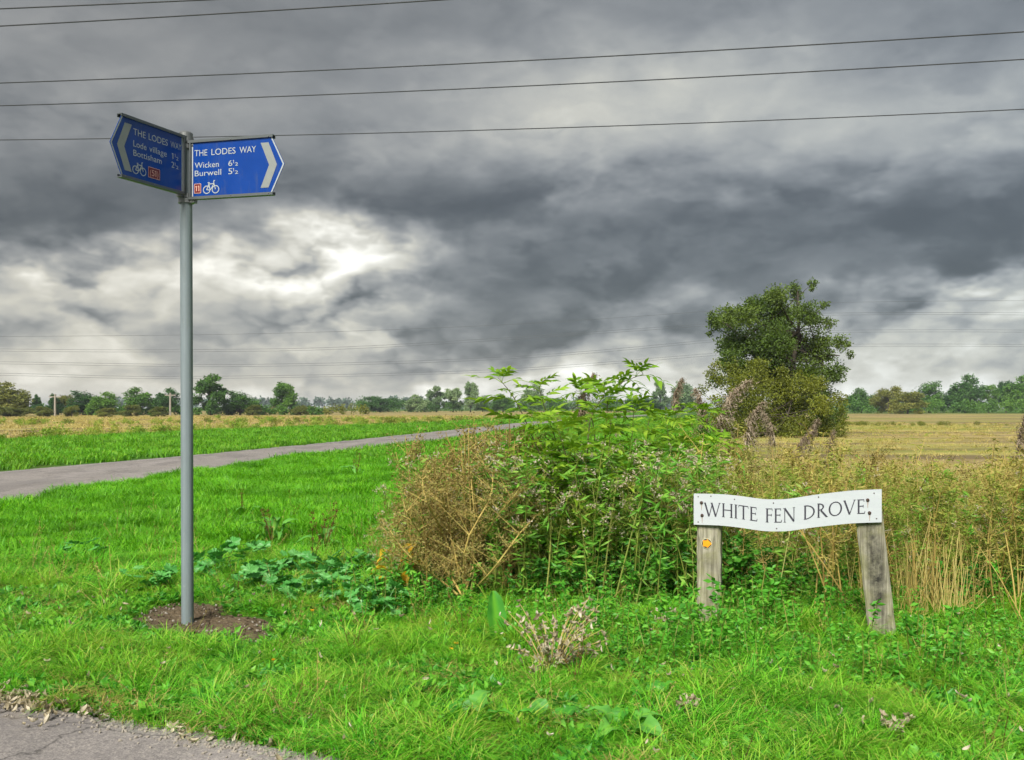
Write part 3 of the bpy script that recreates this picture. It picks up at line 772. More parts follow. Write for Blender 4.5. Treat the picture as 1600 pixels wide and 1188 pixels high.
def panel(direction, tip_at_right, rows, badge, bike, badge_text, label, LP, dz=0.0):
    out = np.array([*direction, 0.0]); out /= np.linalg.norm(out)
    Uv = out if tip_at_right else -out                         # reading direction
    Nv = np.array([Uv[1], -Uv[0], 0.0])                        # towards the reader
    o0 = np.array(PC) + out * .062 + Nv * .028
    def P(u, v, n=0.0):                                         # u from the pole outwards, v up from the lower edge
        return o0 + out * u + np.array([0, 0, ZB + dz + v]) + Nv * n
    def Q(x, y, n):                                             # x in reading direction, 0..LP
        return P(x if tip_at_right else LP - x, y, n)
    def flat(mb, pts2, faces, n):
        mb.add([Q(a, b, n) for a, b in pts2], faces)
    outline = [(0, 0), (LP, 0), (LP + TIP, HP / 2), (LP, HP), (0, HP)]
    def slab(mb, ol, n0, n1):
        k = len(ol)
        vs = [P(u, v, n0) for u, v in ol] + [P(u, v, n1) for u, v in ol]
        fs = [tuple(range(k)), tuple(range(k, 2 * k))] + [(i, (i + 1) % k, (i + 1) % k + k, i + k) for i in range(k)]
        mb.add(vs, fs)
    mb = MB(); slab(mb, outline, -.004, .0)
    pan = mb.obj('sign_panel', M['blue'], post)
    pan['label'] = label
    # white border just inside the edge
    def inset(d):
        return [(d, d), (LP - d * .55, d), (LP + TIP - d * 1.15, HP / 2), (LP - d * .55, HP - d), (d, HP - d)]
    mb = MB(); a, b = inset(.002), inset(.011)
    for i in range(5):
        j = (i + 1) % 5
        mb.add([P(*a[i], .0012), P(*a[j], .0012), P(*b[j], .0012), P(*b[i], .0012)], [(0, 1, 2, 3)])
    mb.obj('border', M['signwhite'], pan)
    # chevron
    mb = MB(); cx = LP - .080; cw = .058
    arm = .062
    mb.add([P(cx, HP - .045, .0015), P(cx + cw, HP - .045, .0015), P(cx + cw + arm, HP / 2, .0015), P(cx + arm, HP / 2, .0015),
            P(cx + cw, .045, .0015), P(cx, .045, .0015)], [(0, 1, 2, 3), (3, 2, 4, 5)])
    mb.obj('chevron', M['chev'], pan)
    for txt, x0, x1, y0, y1 in rows:
        mb = MB()
        for pts, fs in fit_row(txt, x0 * LP, x1 * LP, y0 * HP, y1 * HP): flat(mb, pts, fs, .0015)
        mb.obj('lettering', M['signwhite'], pan)
    # route badge
    x0, x1, y0, y1 = [badge[0] * LP, badge[1] * LP, badge[2] * HP, badge[3] * HP]
    mb = MB(); flat(mb, [(x0, y0), (x1, y0), (x1, y1), (x0, y1)], [(0, 1, 2, 3)], .0015)
    mb.obj('route_badge', M['red'], pan)
    mb = MB()
    for pts, fs in fit_row(badge_text, x0 + (x1 - x0) * .12, x1 - (x1 - x0) * .12, y0 + (y1 - y0) * .2, y1 - (y1 - y0) * .2): flat(mb, pts, fs, .0024)
    for p, q in (((x0, y0), (x1, y0)), ((x1, y0), (x1, y1)), ((x1, y1), (x0, y1)), ((x0, y1), (x0, y0))):
        v, f = stroke2(p, q, .0035); flat(mb, v, f, .0024)
    mb.obj('badge_number', M['badgetext'], pan)
    # bicycle
    bx0, bx1, by0 = bike[0] * LP, bike[1] * LP, bike[2] * HP
    w = bx1 - bx0; r = w * .215
    L_, R_ = (bx0 + r, by0 + r), (bx1 - r, by0 + r)
    bb = (bx0 + w * .45, by0 + r * .85); seat = (bx0 + w * .36, by0 + r * 2.5); head = (bx0 + w * .69, by0 + r * 2.55)
    mb = MB(); t = .0058
    for c in (L_, R_):
        v, f = ring2(c, r, t); flat(mb, v, f, .0015)
    for k, (p, q) in enumerate([(L_, seat), (L_, bb), (bb, seat), (bb, head), (seat, head), (head, R_), (head, (head[0] - w * .02, head[1] + r * .75)),
                                ((head[0] - w * .02, head[1] + r * .75), (head[0] + w * .07, head[1] + r * .85)),
                                ((seat[0] - w * .07, seat[1] + r * .35), (seat[0] + w * .06, seat[1] + r * .35)), (seat, (seat[0], seat[1] + r * .35))]):
        v, f = stroke2(p, q, t); flat(mb, v, f, .0016 + .0001 * k)
    mb.obj('bicycle_symbol', M['signwhite'], pan)
    # channel rails along both edges, running back to the pole
    for zz, s_ in ((HP, 1), (0, -1)):
        mb = MB()
        for (a0, a1, n0, n1, v0, v1) in ((-.045, LP + .012, -.030, .010, 0, .006), (-.045, LP + .012, .004, .010, -.012, 0), (-.045, LP + .012, -.030, -.025, -.016, 0)):
            vs = [P(u, zz + s_ * v, n) for u in (a0, a1) for v in (v0, v1) for n in (n0, n1)]
            mb.add(vs, [(0, 1, 3, 2), (4, 6, 7, 5), (0, 4, 5, 1), (2, 3, 7, 6), (0, 2, 6, 4), (1, 5, 7, 3)])
        mb.obj('rail', M['alu'], pan)
        for u in (LP * .5, LP * .97):
            mb = MB(); c = P(u, zz - s_ * .006, .011)
            tube(mb, [c - Nv * .004, c + Nv * .003], .0035, 8); mb.obj('rivet', M['steel'], pan)
    mb = MB()                                                   # end plate next to the pole
    vs = [P(u, v, n) for u in (-.012, -.002) for v in (.01, HP - .01) for n in (-.02, .012)]
    mb.add(vs, [(0, 1, 3, 2), (4, 6, 7, 5), (0, 4, 5, 1), (2, 3, 7, 6), (0, 2, 6, 4), (1, 5, 7, 3)])
    mb.obj('end_plate', M['alu'], pan)
    return out, Nv
def half(x, y0, h):        # a small raised 1 and a lowered 2
    return [('1', x + .045, x + .066, y0 + h * .42, y0 + h * 1.0), ('2', x + .072, x + .112, y0 - h * .02, y0 + h * .55)]
ch = .098
rowsR = [('THE', .038, .200, .735, .735 + .105), ('LODES', .252, .555, .735, .735 + .105), ('WAY', .605, .81, .735, .735 + .105), ('Wicken', .04, .345, .525, .525 + ch), ('Burwell', .04, .375, .385, .385 + ch),
         ('6', .465, .515, .525, .525 + ch), ('5', .465, .515, .385, .385 + ch)] + half(.475, .525, ch) + half(.475, .385, ch)
rowsL = [('THE', .175, .37, .735, .735 + .105), ('LODES', .42, .738, .735, .735 + .105), ('WAY', .785, .975, .735, .735 + .105), ('Lode', .175, .385, .545, .545 + ch), ('village', .43, .72, .545, .545 + ch), ('Bottisham', .175, .635, .395, .395 + ch),
         ('1', .81, .84, .545, .545 + ch), ('2', .80, .85, .395, .395 + ch)] + half(.81, .545, ch) + half(.81, .395, ch)
dirR, NR = panel((.97, -.243), True, rowsR, (.035, .118, .09, .25), (.15, .345, .075), '11', 'blue arrow panel pointing right to Wicken and Burwell', .600, -.030)
dirL, NL = panel((-.41, -.912), False, rowsL, (.415, .60, .115, .285), (.165, .375, .11), '(51)', 'blue arrow panel pointing left to Lode village and Bottisham', .53)
for zz in (ZT - .012, ZT - .060, ZB - .004, ZB - .040):
    mb = MB()
    tube(mb, [PC + Vector((0, 0, zz - .014)), PC + Vector((0, 0, zz + .014))], .052, 24)
    cl = mb.obj('clamp_band', M['steel'], post)
    dd = dirR if zz in (ZT - .060, ZB - .040) else dirL
    nn = NR if dd is dirR else NL
    mb = MB(); box(mb, np.array(PC) + dd * .062 + nn * .005 + np.array([0, 0, zz]), (.03, .045, .03), np.stack([dd, nn, np.array([0, 0, 1.])], 1))
    mb.obj('bracket', M['steel'], cl)
    mb = MB(); c = np.array(PC) + np.array([0, 0, zz]); e = np.array([-.35, -.93, 0]) if dd is dirL else np.array([.80, -.6, 0])
    tube(mb, [c + e * .048, c + e * .078], .007, 8); mb.obj('bolt', M['steel'], cl)

# ------------------------------------------------------------------ the white street name board on two wooden posts
BL, BR = np.array([1.221, 6.45]), np.array([2.330, 6.05])
BLEN = float(np.linalg.norm(BR - BL))
Ub = np.array([*(BR - BL) / BLEN, 0.0]); Nb = np.array([Ub[1], -Ub[0], 0.0])
prof_s = np.array([0, .18, .30, .46, .60, .78, 1.0, BLEN + .02]); prof_z = np.array([.817, .820, .812, .794, .799, .835, .868, .882])
zc = lambda s: float(smooth_interp(s))
_ss = np.linspace(-.05, BLEN + .05, 200)
_zz = np.convolve(np.pad(np.interp(_ss, prof_s, prof_z), 12, mode='edge'), np.hanning(27)[1:-1] / np.hanning(27).sum(), 'valid')
smooth_interp = lambda s: np.interp(s, _ss, _zz)
HB = .208
def B(s, h, n=0.0):          # along the board, height from its middle line, towards the reader
    z = smooth_interp(s)
    sl = (smooth_interp(s + .01) - smooth_interp(s - .01)) / .02
    p = np.array([BL[0], BL[1], 0]) + Ub * s + np.array([0, 0, z + h * .995])
    return p + Nb * (n + .018 * math.sin(PI * min(1, max(0, s / BLEN))) )
name_sign = root('street_name_sign', (1.75, 6.27, 0), 'white street name board bent in the middle on two weathered wooden posts', 'street sign')
mb = MB(); k = 36
vs, fs = [], []
for i in range(k + 1):
    s = BLEN * i / k
    for n in (0.0, -.022):
        for h in (-HB / 2, HB / 2): vs.append(B(s, h, n))
for i in range(k):
    a, b = 4 * i, 4 * i + 4
    fs += [(a, b, b + 1, a + 1), (a + 2, a + 3, b + 3, b + 2), (a + 1, b + 1, b + 3, a + 3), (a, a + 2, b + 2, b)]
fs += [(0, 1, 3, 2), (4 * k, 4 * k + 2, 4 * k + 3, 4 * k + 1)]
mb.add(vs, fs)
board = mb.obj('name_board', M['board'], name_sign)
# Roman capitals, drawn stroke by stroke
TK, TN, SF = .125, .062, .085
def letter(ch):
    P_ = []
    def st(p, q, w): P_.append(stroke2(p, q, w)[0])
    def sv(x, top=True, l=SF):       # serif
        y = 1 if top else 0
        P_.append([(x - l, y - (.035 if top else 0)), (x + l, y - (.035 if top else 0)), (x + l, y + (0 if top else .035)), (x - l, y + (0 if top else .035))])
    def stem(x, w=TK, l=.115): st((x, 0), (x, 1), w); sv(x, True, l); sv(x, False, l)
    def arc(cx, cy, rx, ry, t0, t1, n=18):
        last = None
        for i in range(n + 1):
            th = R(t0 + (t1 - t0) * i / n); w = TN + (TK - TN) * abs(math.cos(th)) ** 1.5
            e = np.array([math.cos(th), math.sin(th)])
            a = (cx + e[0] * (rx - w), cy + e[1] * (ry - min(w, TN * 1.1))); b = (cx + e[0] * rx, cy + e[1] * ry)
            if last: P_.append([last[0], a, b, last[1]])
            last = (a, b)
    if ch == 'W':
        for p, q, w in (((.08, 1), (.40, 0), TK), ((.40, 0), (.66, .93), TN), ((.60, 1), (.92, 0), TK), ((.92, 0), (1.22, 1), TN)): st(p, q, w)
        sv(.08); sv(1.22); sv(.60); return P_, 1.30
    if ch == 'H': stem(.13); stem(.74); st((.13, .53), (.74, .53), TN); return P_, .87
    if ch == 'I': stem(.13); return P_, .26
    if ch == 'T':
        st((.36, 0), (.36, 1), TK); sv(.36, False, .115); st((.0, .968), (.72, .968), TN); st((.02, 1), (.0, .83), .04); st((.70, 1), (.73, .83), .04); return P_, .74
    if ch in 'EF':
        stem(.13); st((.13, .968), (.50, .968), TN); st((.13, .53), (.45, .53), TN); st((.49, 1), (.51, .83), .045); st((.45, .62), (.45, .44), .045)
        if ch == 'E': st((.13, .032), (.54, .032), TN); st((.53, 0), (.57, .18), .045)
        return P_, (.60 if ch == 'E' else .55)
    if ch == 'N':
        st((.11, 0), (.11, 1), TN); st((.78, 0), (.78, 1), TN); st((.10, 1), (.78, 0), TK * 1.05); sv(.11, False); sv(.78, True); sv(.06, True, .07); return P_, .88
    if ch == 'D': stem(.13, l=.10); arc(.13, .5, .70, .5, -90, 90, 26); return P_, .88
    if ch == 'R':
        stem(.13, l=.10); arc(.13, .745, .40, .255, -90, 90, 18); st((.30, .50), (.70, .02), TK); st((.66, .017), (.80, .017), .035); return P_, .76
    if ch == 'O': arc(.48, .5, .48, .5, 0, 360, 40); return P_, .96
    if ch == 'V': st((.08, 1), (.44, 0), TK); st((.44, 0), (.80, 1), TN); sv(.08); sv(.80); return P_, .86
    return [], .45
adv, items = 0.0, []
for c in 'WHITE FEN DROVE':
    pl, w_ = letter(c)
    items.append((adv, pl)); adv += w_ + (.085 if c != ' ' else .05)
s0, s1, hgt = BLEN * .058, BLEN * .918, .092
kx = (s1 - s0) / (adv - .085)
for x0, pl in items:
    if not pl: continue
    mb = MB()
    for i, q in enumerate(pl):
        mb.add([B(s0 + (x0 + x) * kx, (y - .5) * hgt, .0012 + .00004 * (i % 30)) for x, y in q], [tuple(range(len(q)))])
    mb.obj('letter', M['black'], board)
for s, h in ((.052, .045), (.056, -.040), (BLEN - .083, .040), (BLEN - .072, -.042)):
    mb = MB(); tube(mb, [B(s, h, -.002), B(s, h, .005), B(s, h, .009)], [.0115, .0105, .005], 10)
    bolt = mb.obj('bolt', M['rust'], board)
    mb = MB(); v = [B(s - .004, h - .008, .0011), B(s + .005, h - .008, .0011), B(s + .002, h - .052, .0011), B(s - .001, h - .050, .0011)]
    mb.add(v, [(0, 1, 2, 3)]); mb.obj('rust_run', M['rustrun'], board)
for s, h in ((.03, .085), (.03, -.085), (.115, .09), (.27, .080), (.52, .082), (.54, -.085), (.80, .088), (BLEN - .045, .082), (BLEN - .03, -.08)):
    mb = MB(); tube(mb, [B(s, h, -.001), B(s, h, .002)], .0042, 8); mb.obj('screw', M['rust'], board)
def wood_post(name, b0, b1, w, d, top, stain):
    """square post with worn edges; b0 and b1 are the middle of the foot and of the head"""
    mb = MB(); n = 26; c = .012
    ol = [(-w / 2 + c, -d / 2), (w / 2 - c, -d / 2), (w / 2, -d / 2 + c), (w / 2, d / 2 - c), (w / 2 - c, d / 2), (-w / 2 + c, d / 2), (-w / 2, d / 2 - c), (-w / 2, -d / 2 + c)]
    ol2 = []
    for i in range(8):                       # extra points across the front face
        ol2.append(ol[i])
        if i == 0: ol2 += [(-w / 2 + c + (w - 2 * c) * t, -d / 2) for t in (.2, .4, .6, .8)]
    m = len(ol2); vs, fs, sv = [], [], []
    for i in range(n + 1):
        t = i / n
        p = np.array(b0) + (np.array(b1) - np.array(b0)) * t
        for x, y in ol2:
            jx = random.uniform(-.0016, .0016)
            vs.append(p + Ub * (x + jx) - Nb * (y + jx))
            sv.append(stain(x / w, t))
    for i in range(n):
        for j in range(m):
            a, b = i * m + j, i * m + (j + 1) % m; fs.append((a, b, b + m, a + m))
    fs.append(tuple(range(n * m, n * m + m)))
    mb.add(vs, fs)
    o = mb.obj(name, M['wood'], name_sign)
    a = o.data.attributes.new('stain', 'FLOAT', 'POINT'); a.data.foreach_set('value', sv)
    return o
bs = lambda x, t, c0, h: math.exp(-((x) / .28) ** 2) * math.exp(-((t - c0) / h) ** 2)
pA = np.array([BL[0], BL[1], 0]) + Ub * .095 - Nb * .072
lp = wood_post('post', pA + [0, 0, -.15], pA + [0, 0, .885], .158, .10, .9, lambda x, t: .45 * bs(x, t, .60, .05) + .25 * bs(x, t, .35, .3))
lp['label'] = 'upright grey post with a round orange arrow waymark'
pB1 = np.array([BL[0], BL[1], 0]) + Ub * (BLEN - .088) - Nb * .072
pB0 = pB1 + Ub * .115
rp = wood_post('post', pB0 + [0, 0, -.15], pB1 + [0, 0, .935], .165, .10, .9, lambda x, t: min(1, 1.5 * bs(x - .02, t, .66, .20) + .8 * bs(x, t, .40, .22)))
rp['label'] = 'leaning post with a long dark stain'
# waymark disc on the left post
wc = pA + Nb * .0505 + Ub * (-.012) + np.array([0, 0, .588])
def disc(c, r, n, thick):
    mb = MB(); up = np.array([0, 0, 1.0])
    ring = [c + Ub * r * math.cos(2 * PI * i / n) + up * r * math.sin(2 * PI * i / n) for i in range(n)]
    mb.add(ring + [p + Nb * thick for p in ring], [tuple(range(n, 2 * n))] + [(i, (i + 1) % n, (i + 1) % n + n, i + n) for i in range(n)])
    return mb
wd = disc(wc, .035, 24, .003).obj('waymark_disc', M['discrim'], name_sign)
disc(wc + Nb * .0032, .0315, 24, .0008).obj('disc_face', M['disc'], wd)
mb = MB(); up = np.array([0, 0, 1.0])
ar = [(-.024, -.020), (.002, -.020), (.002, -.031), (.034, 0), (.002, .031), (.002, .020), (-.024, .020)]
mb.add([wc + Ub * x + up * y + Nb * .0052 for x, y in ar], [(0, 1, 5, 6), (2, 3, 4)])
mb.obj('arrow', M['orange'], wd)

# ------------------------------------------------------------------ overhead cables
def cable(name, pts, r, mat, label, group, cat='cable', n=5):
    mb = MB(); tube(mb, smooth_path(pts, 46), r, n)
    return tag(mb.obj(name, mat, smooth=True), label, cat, group)
NEAR = [((0, 14), (300, 1), 'highest of the near overhead cables, crossing only the top left corner'),
        ((0, 41), (690, 0), 'second near overhead cable from the top, leaving at the top edge'),
        ((0, 130), (1600, 50), 'overhead cable crossing the whole sky, uppermost of three above the blue arrows'),
        ((0, 165.5), (1600, 93), 'overhead cable crossing the whole sky, middle of three above the blue arrows'),
        ((0, 219), (1600, 171), 'overhead cable passing behind the blue arrow panels')]
for (a, b, lab) in NEAR:
    zh = 8.0
    D0 = (zh - EYE) * F / (HOR - a[1]); D1 = (zh - EYE) * F / (HOR - b[1])
    p0, p1 = at(a[0], a[1], D0), at(b[0], b[1], D1)
    d = p1 - p0
    L = d.length
    pts = []
    for t in np.linspace(-1.6, 2.6 * 13 / L if L < 10 else 2.0, 15):
        s = t
        pts.append(p0 + d * s + Vector((0, 0, .30 * (L / 14) ** 2 * .5 * s * (s - 1))))
    cable('overhead_cable', pts, .0115, M['wire'], lab, 'near overhead cables')
def far_cable(left, right, dy, lab):
    pts = []
    for x, y in left: pts.append(at(x, y + dy, 330 + (x / 1210) * 70))
    for x, y in right: pts.append(at(x, y + dy, 400 + (x - 1210) / 700 * 10))
    cable('transmission_cable', pts, .046, M['farwire'], lab, 'distant transmission cables', n=4)
far_cable([(-400, 525), (0, 526), (430, 521), (800, 507), (1100, 487), (1210, 478)], [(1300, 473), (1600, 470), (1900, 473)], 0, 'topmost thin single cable of the distant power line')
for nm, l, r in (('upper', [(-400, 541), (0, 547), (300, 548), (600, 541), (1100, 508), (1210, 498)], [(1300, 491), (1600, 490.5), (1900, 495)]),
                 ('middle', [(-400, 562), (0, 567), (400, 571), (800, 559), (1110, 533), (1210, 524)], [(1300, 518), (1600, 517.5), (1900, 522)]),
                 ('lowest', [(-400, 580), (0, 585), (300, 590), (760, 580), (1100, 555), (1210, 546)], [(1300, 540), (1600, 540), (1900, 545)])):
    far_cable(l, r, -1.6, 'upper cable of the %s pair of the distant power line' % nm)
    far_cable(l, r, 1.8, 'lower cable of the %s pair of the distant power line' % nm)

# ------------------------------------------------------------------ trees
def crown_cloud(mb, clumps, n, L, Wd, flat=.85, droop=-.25, power=2.3):
    w = np.array([c[3] ** 2 for c in clumps]); w = w / w.sum()
    for (x, y, z, r), k in zip(clumps, (w * n).astype(int)):
        k = max(6, k)
        d = unit(rng.normal(size=(k, 3)))
        q = rng.random(k)[:, None] ** (1 / power)
        # uneven clump: ragged radius by direction
        ph = rng.uniform(0, 6, 3)
        rag = 1 + .28 * np.sin(d[:, :1] * 5 + ph[0]) * np.sin(d[:, 1:2] * 5 + ph[1]) + .22 * np.sin(d[:, 2:3] * 7 + ph[2])
        P = np.array([x, y, z]) + d * q * r * rag * np.array([1, 1, flat])
        tone = np.clip(rng.random() * .55 + rng.random(k) * .45, 0, 1)
        leaf_cloud(mb, P, L, Wd, d * .9 + np.array([0, 0, droop]), .8, tone)
def tree_variant(seed, style, nleaf):
    """unit tree: height 1, width about 1"""
    rs = np.random.default_rng(seed)
    cl = []
    if style == 'round':
        for i in range(26):
            z = rs.uniform(.22, .93); rr = .46 * math.sin(PI * min(1, (z + .06) / 1.05)) ** .6
            th = rs.uniform(0, 2 * PI); q = rr * math.sqrt(rs.random()) * .85
            cl.append((q * math.cos(th), q * math.sin(th), z, rs.uniform(.09, .19)))
        for i in range(8):
            th = rs.uniform(0, 2 * PI); cl.append((.34 * math.cos(th), .34 * math.sin(th), rs.uniform(.12, .3), rs.uniform(.1, .17)))
    elif style == 'tall':
        for i in range(30):
            z = rs.uniform(.15, .95); rr = .38 * (1 - abs(z - .5) * .9)
            th = rs.uniform(0, 2 * PI); q = rr * math.sqrt(rs.random())
            cl.append((q * math.cos(th), q * math.sin(th), z, rs.uniform(.06, .15)))
    elif style == 'cone':
        for i in range(34):
            z = rs.uniform(.06, .97); rr = .50 * (1 - z) + .05
            th = rs.uniform(0, 2 * PI); q = rr * math.sqrt(rs.random())
            cl.append((q * math.cos(th), q * math.sin(th), z, .05 + .12 * (1 - z)))
    elif style == 'open':
        for i in range(26):
            z = rs.uniform(.24, .93); rr = .44 * math.sin(PI * min(1, (z - .02) / 1.02)) ** .6
            th = rs.uniform(0, 2 * PI); q = rr * (rs.random() ** .45)
            cl.append((q * math.cos(th), q * math.sin(th), z, rs.uniform(.09, .16)))
    else:                                    # bush, leafy to the ground
        for i in range(26):
            z = rs.uniform(.08, .85); rr = .48 * (1 - (z - .2) ** 2)
            th = rs.uniform(0, 2 * PI); q = rr * math.sqrt(rs.random())
            cl.append((q * math.cos(th), q * math.sin(th), z, rs.uniform(.10, .19)))
    mb = MB(); crown_cloud(mb, cl, nleaf, .044, .034, power=2.0)
    tb = MB()
    tube(tb, [(0, 0, -.05), (.01, 0, .25), (.0, .01, .55), (.01, 0, .8)], [.030, .024, .014, .004], 7, .4)
    for x, y, z, r in cl[::2]:
        z0 = max(.12, z - .28)
        tube(tb, [(0, 0, z0), (x * .5, y * .5, z0 + (z - z0) * .6), (x, y, z)], [.010, .007, .002], 4, .4, False)
    return mb.mesh('crown'), tb.mesh('trunk', M['bark'])
VAR = {}
for i, s in enumerate(('round', 'tall', 'cone', 'open', 'bush', 'round', 'tall', 'bush')):
    VAR.setdefault(s, []).append(tree_variant(20 + i, s, 7500))
crown_mats = {}
def plant_tree(px, top, wpx, D, style, mat, label, k=0, name='tree', group='distant trees', cat='tree'):
    x = (px - 800) / F * D
    h = EYE + (HOR - top) / F * D
    w = wpx / F * D * 1.12
    me, tr = VAR[style][k % len(VAR[style])]
    key = (style, k % len(VAR[style]), mat)
    if key not in crown_mats:
        m2 = me.copy(); m2.name = 'crown'; m2.materials.clear(); m2.materials.append(M[mat]); crown_mats[key] = m2
    t = root(name, (x, D, 0), label, cat, group)
    c = bpy.data.objects.new('crown', crown_mats[key]); C.objects.link(c); c.parent = t
    b = bpy.data.objects.new('trunk', tr); C.objects.link(b); b.parent = t
    t.scale = (w, w, h / .99); t.rotation_euler = (0, 0, random.uniform(0, 6.28))
    return t
TREES = [
    (8, 598, 70, 165, 'round', 'tree_olive', 'olive tinged tree cut by the left edge of the photo', 0),
    (-30, 606, 70, 172, 'round', 'tree_dark', 'dark tree at the very left edge behind the olive one', 0),
    (58, 617, 24, 175, 'cone', 'tree_dark', 'small dark conical tree left of the pale utility pole', 0),
    (84, 616, 30, 180, 'cone', 'tree_dark', 'dark conical tree right behind the pale utility pole', 0),
    (102, 618, 30, 182, 'open', 'tree_olive', 'sparse brownish tree just right of the pale utility pole', 0),
    (132, 611, 58, 178, 'round', 'tree_dark', 'broad dark green tree, left half of the dense pair', 1),
    (165, 613, 56, 174, 'round', 'tree_mid', 'rounder lighter green tree, right half of the dense pair', 0),
    (215, 606, 56, 190, 'round', 'tree_mid', 'open crowned tree halfway between dense pair and signpost pole', 0),
    (262, 607, 48, 190, 'round', 'tree_dark', 'open crowned tree just left of the signpost pole', 0),
    (328, 589, 62, 185, 'tall', 'tree_mid', 'tall dense tree just right of the signpost pole', 0),
    (375, 611, 58, 188, 'round', 'tree_mid', 'lower rounded tree right of the tall one by the pole', 1),
    (442, 598, 48, 195, 'tall', 'tree_mid', 'tall narrow leafy tree standing alone above the left hedge', 1),
    (594, 618, 58, 290, 'bush', 'tree_dark', 'dark rounded willow bush alone in the stubble field', 0),
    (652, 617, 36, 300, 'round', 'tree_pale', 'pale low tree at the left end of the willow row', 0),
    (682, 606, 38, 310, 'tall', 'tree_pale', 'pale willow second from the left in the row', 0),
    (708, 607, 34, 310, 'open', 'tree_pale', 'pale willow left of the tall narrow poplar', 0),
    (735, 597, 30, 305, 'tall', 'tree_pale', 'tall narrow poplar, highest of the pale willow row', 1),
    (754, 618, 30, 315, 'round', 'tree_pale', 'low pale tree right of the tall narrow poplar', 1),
    (786, 616, 38, 300, 'round', 'tree_mid', 'round green tree left of the elder branches', 0),
    (834, 600, 44, 320, 'round', 'tree_pale', 'pale tree seen between the elder branches', 0),
    (868, 622, 40, 330, 'round', 'tree_dark', 'dark low tree seen through the elder leaves', 1),
    (960, 624, 44, 380, 'bush', 'tree_dark', 'low dark tree at the end of the road', 1),
    (1000, 622, 60, 330, 'bush', 'tree_dark', 'low dark rounded tree right of the road end', 0),
    (1032, 598, 30, 330, 'tall', 'tree_pale', 'narrow pale tree left of the reed plumes', 0),
    (1066, 596, 52, 330, 'round', 'tree_pale', 'broad pale tree behind the reed plumes', 1),
    (1346, 607, 44, 260, 'round', 'tree_mid', 'green tree just right of the large oak', 0),
    (1388, 602, 44, 235, 'bush', 'tree_olive', 'brownish green bushy tree second right of the large oak', 0),
    (1418, 611, 52, 225, 'bush', 'tree_olive', 'low olive bush standing forward at the pasture edge', 1),
    (1452, 596, 56, 270, 'round', 'tree_mid', 'broad light green tree behind the olive bush', 1),
    (1490, 610, 44, 270, 'round', 'tree_dark', 'low dark tree left of the tall right hand tree', 0),
    (1514, 586, 54, 265, 'round', 'tree_dark', 'tallest tree on the right, open round crown', 0),
    (1545, 604, 40, 275, 'tall', 'tree_mid', 'narrow green tree right of the tallest right hand tree', 0),
    (1572, 596, 34, 285, 'tall', 'tree_dark', 'narrow dark tree second from the right edge', 1),
    (1600, 588, 60, 262, 'round', 'tree_mid', 'green tree cut by the right edge of the photo', 0),
]
random.seed(5)
for t in TREES: plant_tree(*t)
BUSH = [(20, 643, 74, 152, 'olive green low bush under the leftmost tree'), (68, 642, 30, 150, 'small olive bush left of the pale utility pole'), (112, 641, 28, 150, 'small olive bush right of the pale utility pole'),
        (165, 645, 36, 150, 'tiny olive bush in front of the dense tree pair'), (205, 640, 38, 155, 'olive bush below the first open crowned tree'), (247, 643, 36, 152, 'low bush at the foot of the second utility pole'),
        (395, 640, 30, 180, 'low bush under the rounded tree right of the pole'), (470, 641, 30, 185, 'low yellowish bush right of the lone tall tree')]
for (px, top, w, D, lab) in BUSH:
    plant_tree(px, top - 8, w * .8, D, 'bush', 'tree_olive', lab, px % 2, 'bush', 'low bushes at the field edge', 'bush')
def hedge(name, p0, p1, h, mat, label, n, wd=2.0, kind=None, L=.42):
    mb = MB(); cl = []
    p0, p1 = np.array(p0, float), np.array(p1, float); ln = np.linalg.norm(p1 - p0); d = (p1 - p0) / ln
    m = int(ln / (h * .55))
    for i in range(m):
        t = (i + random.random()) / m
        q = p0 + (p1 - p0) * t; r = h * random.uniform(.30, .62)
        cl.append((q[0] + random.uniform(-wd, wd) * .5, q[1] + random.uniform(-wd, wd) * .5, max(r * .6, h * random.uniform(.25, .72)), r))
    crown_cloud(mb, cl, n, L, L * .7)
    return tag(mb.obj(name, M[mat]), label, 'hedge' if kind is None else 'wood', kind=kind)
hedge('hedgerow', (-150, 172), (-38, 195), 2.0, 'tree_mid', 'scrubby dark hedge below the trees on the left', 18000)
hedge('hedgerow', (-60, 205), (-30, 205), 2.0, 'thorn', 'dark hedge between lone tall tree and willow bush', 2500)
hedge('hedgerow', (-50, 300), (48, 330), 4.0, 'tree_mid', 'low dark hedge under the pale willow row', 12000)
hedge('hedgerow', (75, 250), (200, 245), 3.6, 'tree_mid', 'low green hedge along the far edge of the pasture', 18000)
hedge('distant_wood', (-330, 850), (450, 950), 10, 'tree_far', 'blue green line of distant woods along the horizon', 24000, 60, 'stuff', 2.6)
# weeds along the ditch in the stubble field
dw = []
for i in range(4):
    mb = MB(); cl = [(random.uniform(-.5, .5), random.uniform(-.5, .5), random.uniform(.1, .55), random.uniform(.12, .3)) for _ in range(8)]
    crown_cloud(mb, cl, 260, .14, .06); dw.append(mb.mesh('ditch_weed', M['olive' if i else 'thorn']))
pp = []
for i in range(150):
    t = random.random(); x = -50 + 62 * t; y = 78 + 40 * t + random.gauss(0, 1.6)
    pp.append((x, y))
for i in range(50): pp.append((random.uniform(-40, 0), random.uniform(60, 130)))
for i in range(160):
    t = random.random(); pp.append((np.interp(t, [0, .25, .45, 1], [-26, -20, -16, 2]) + random.gauss(-.5, .4), np.interp(t, [0, .25, .45, 1], [26, 50, 64, 130])))
scatter('ditch_weeds', np.array(pp), proto_set('ditch_weeds', dw), rng.uniform(.35, 1.0, len(pp)), label='scattered olive weeds along the ditch in the stubble field', cat='weeds')
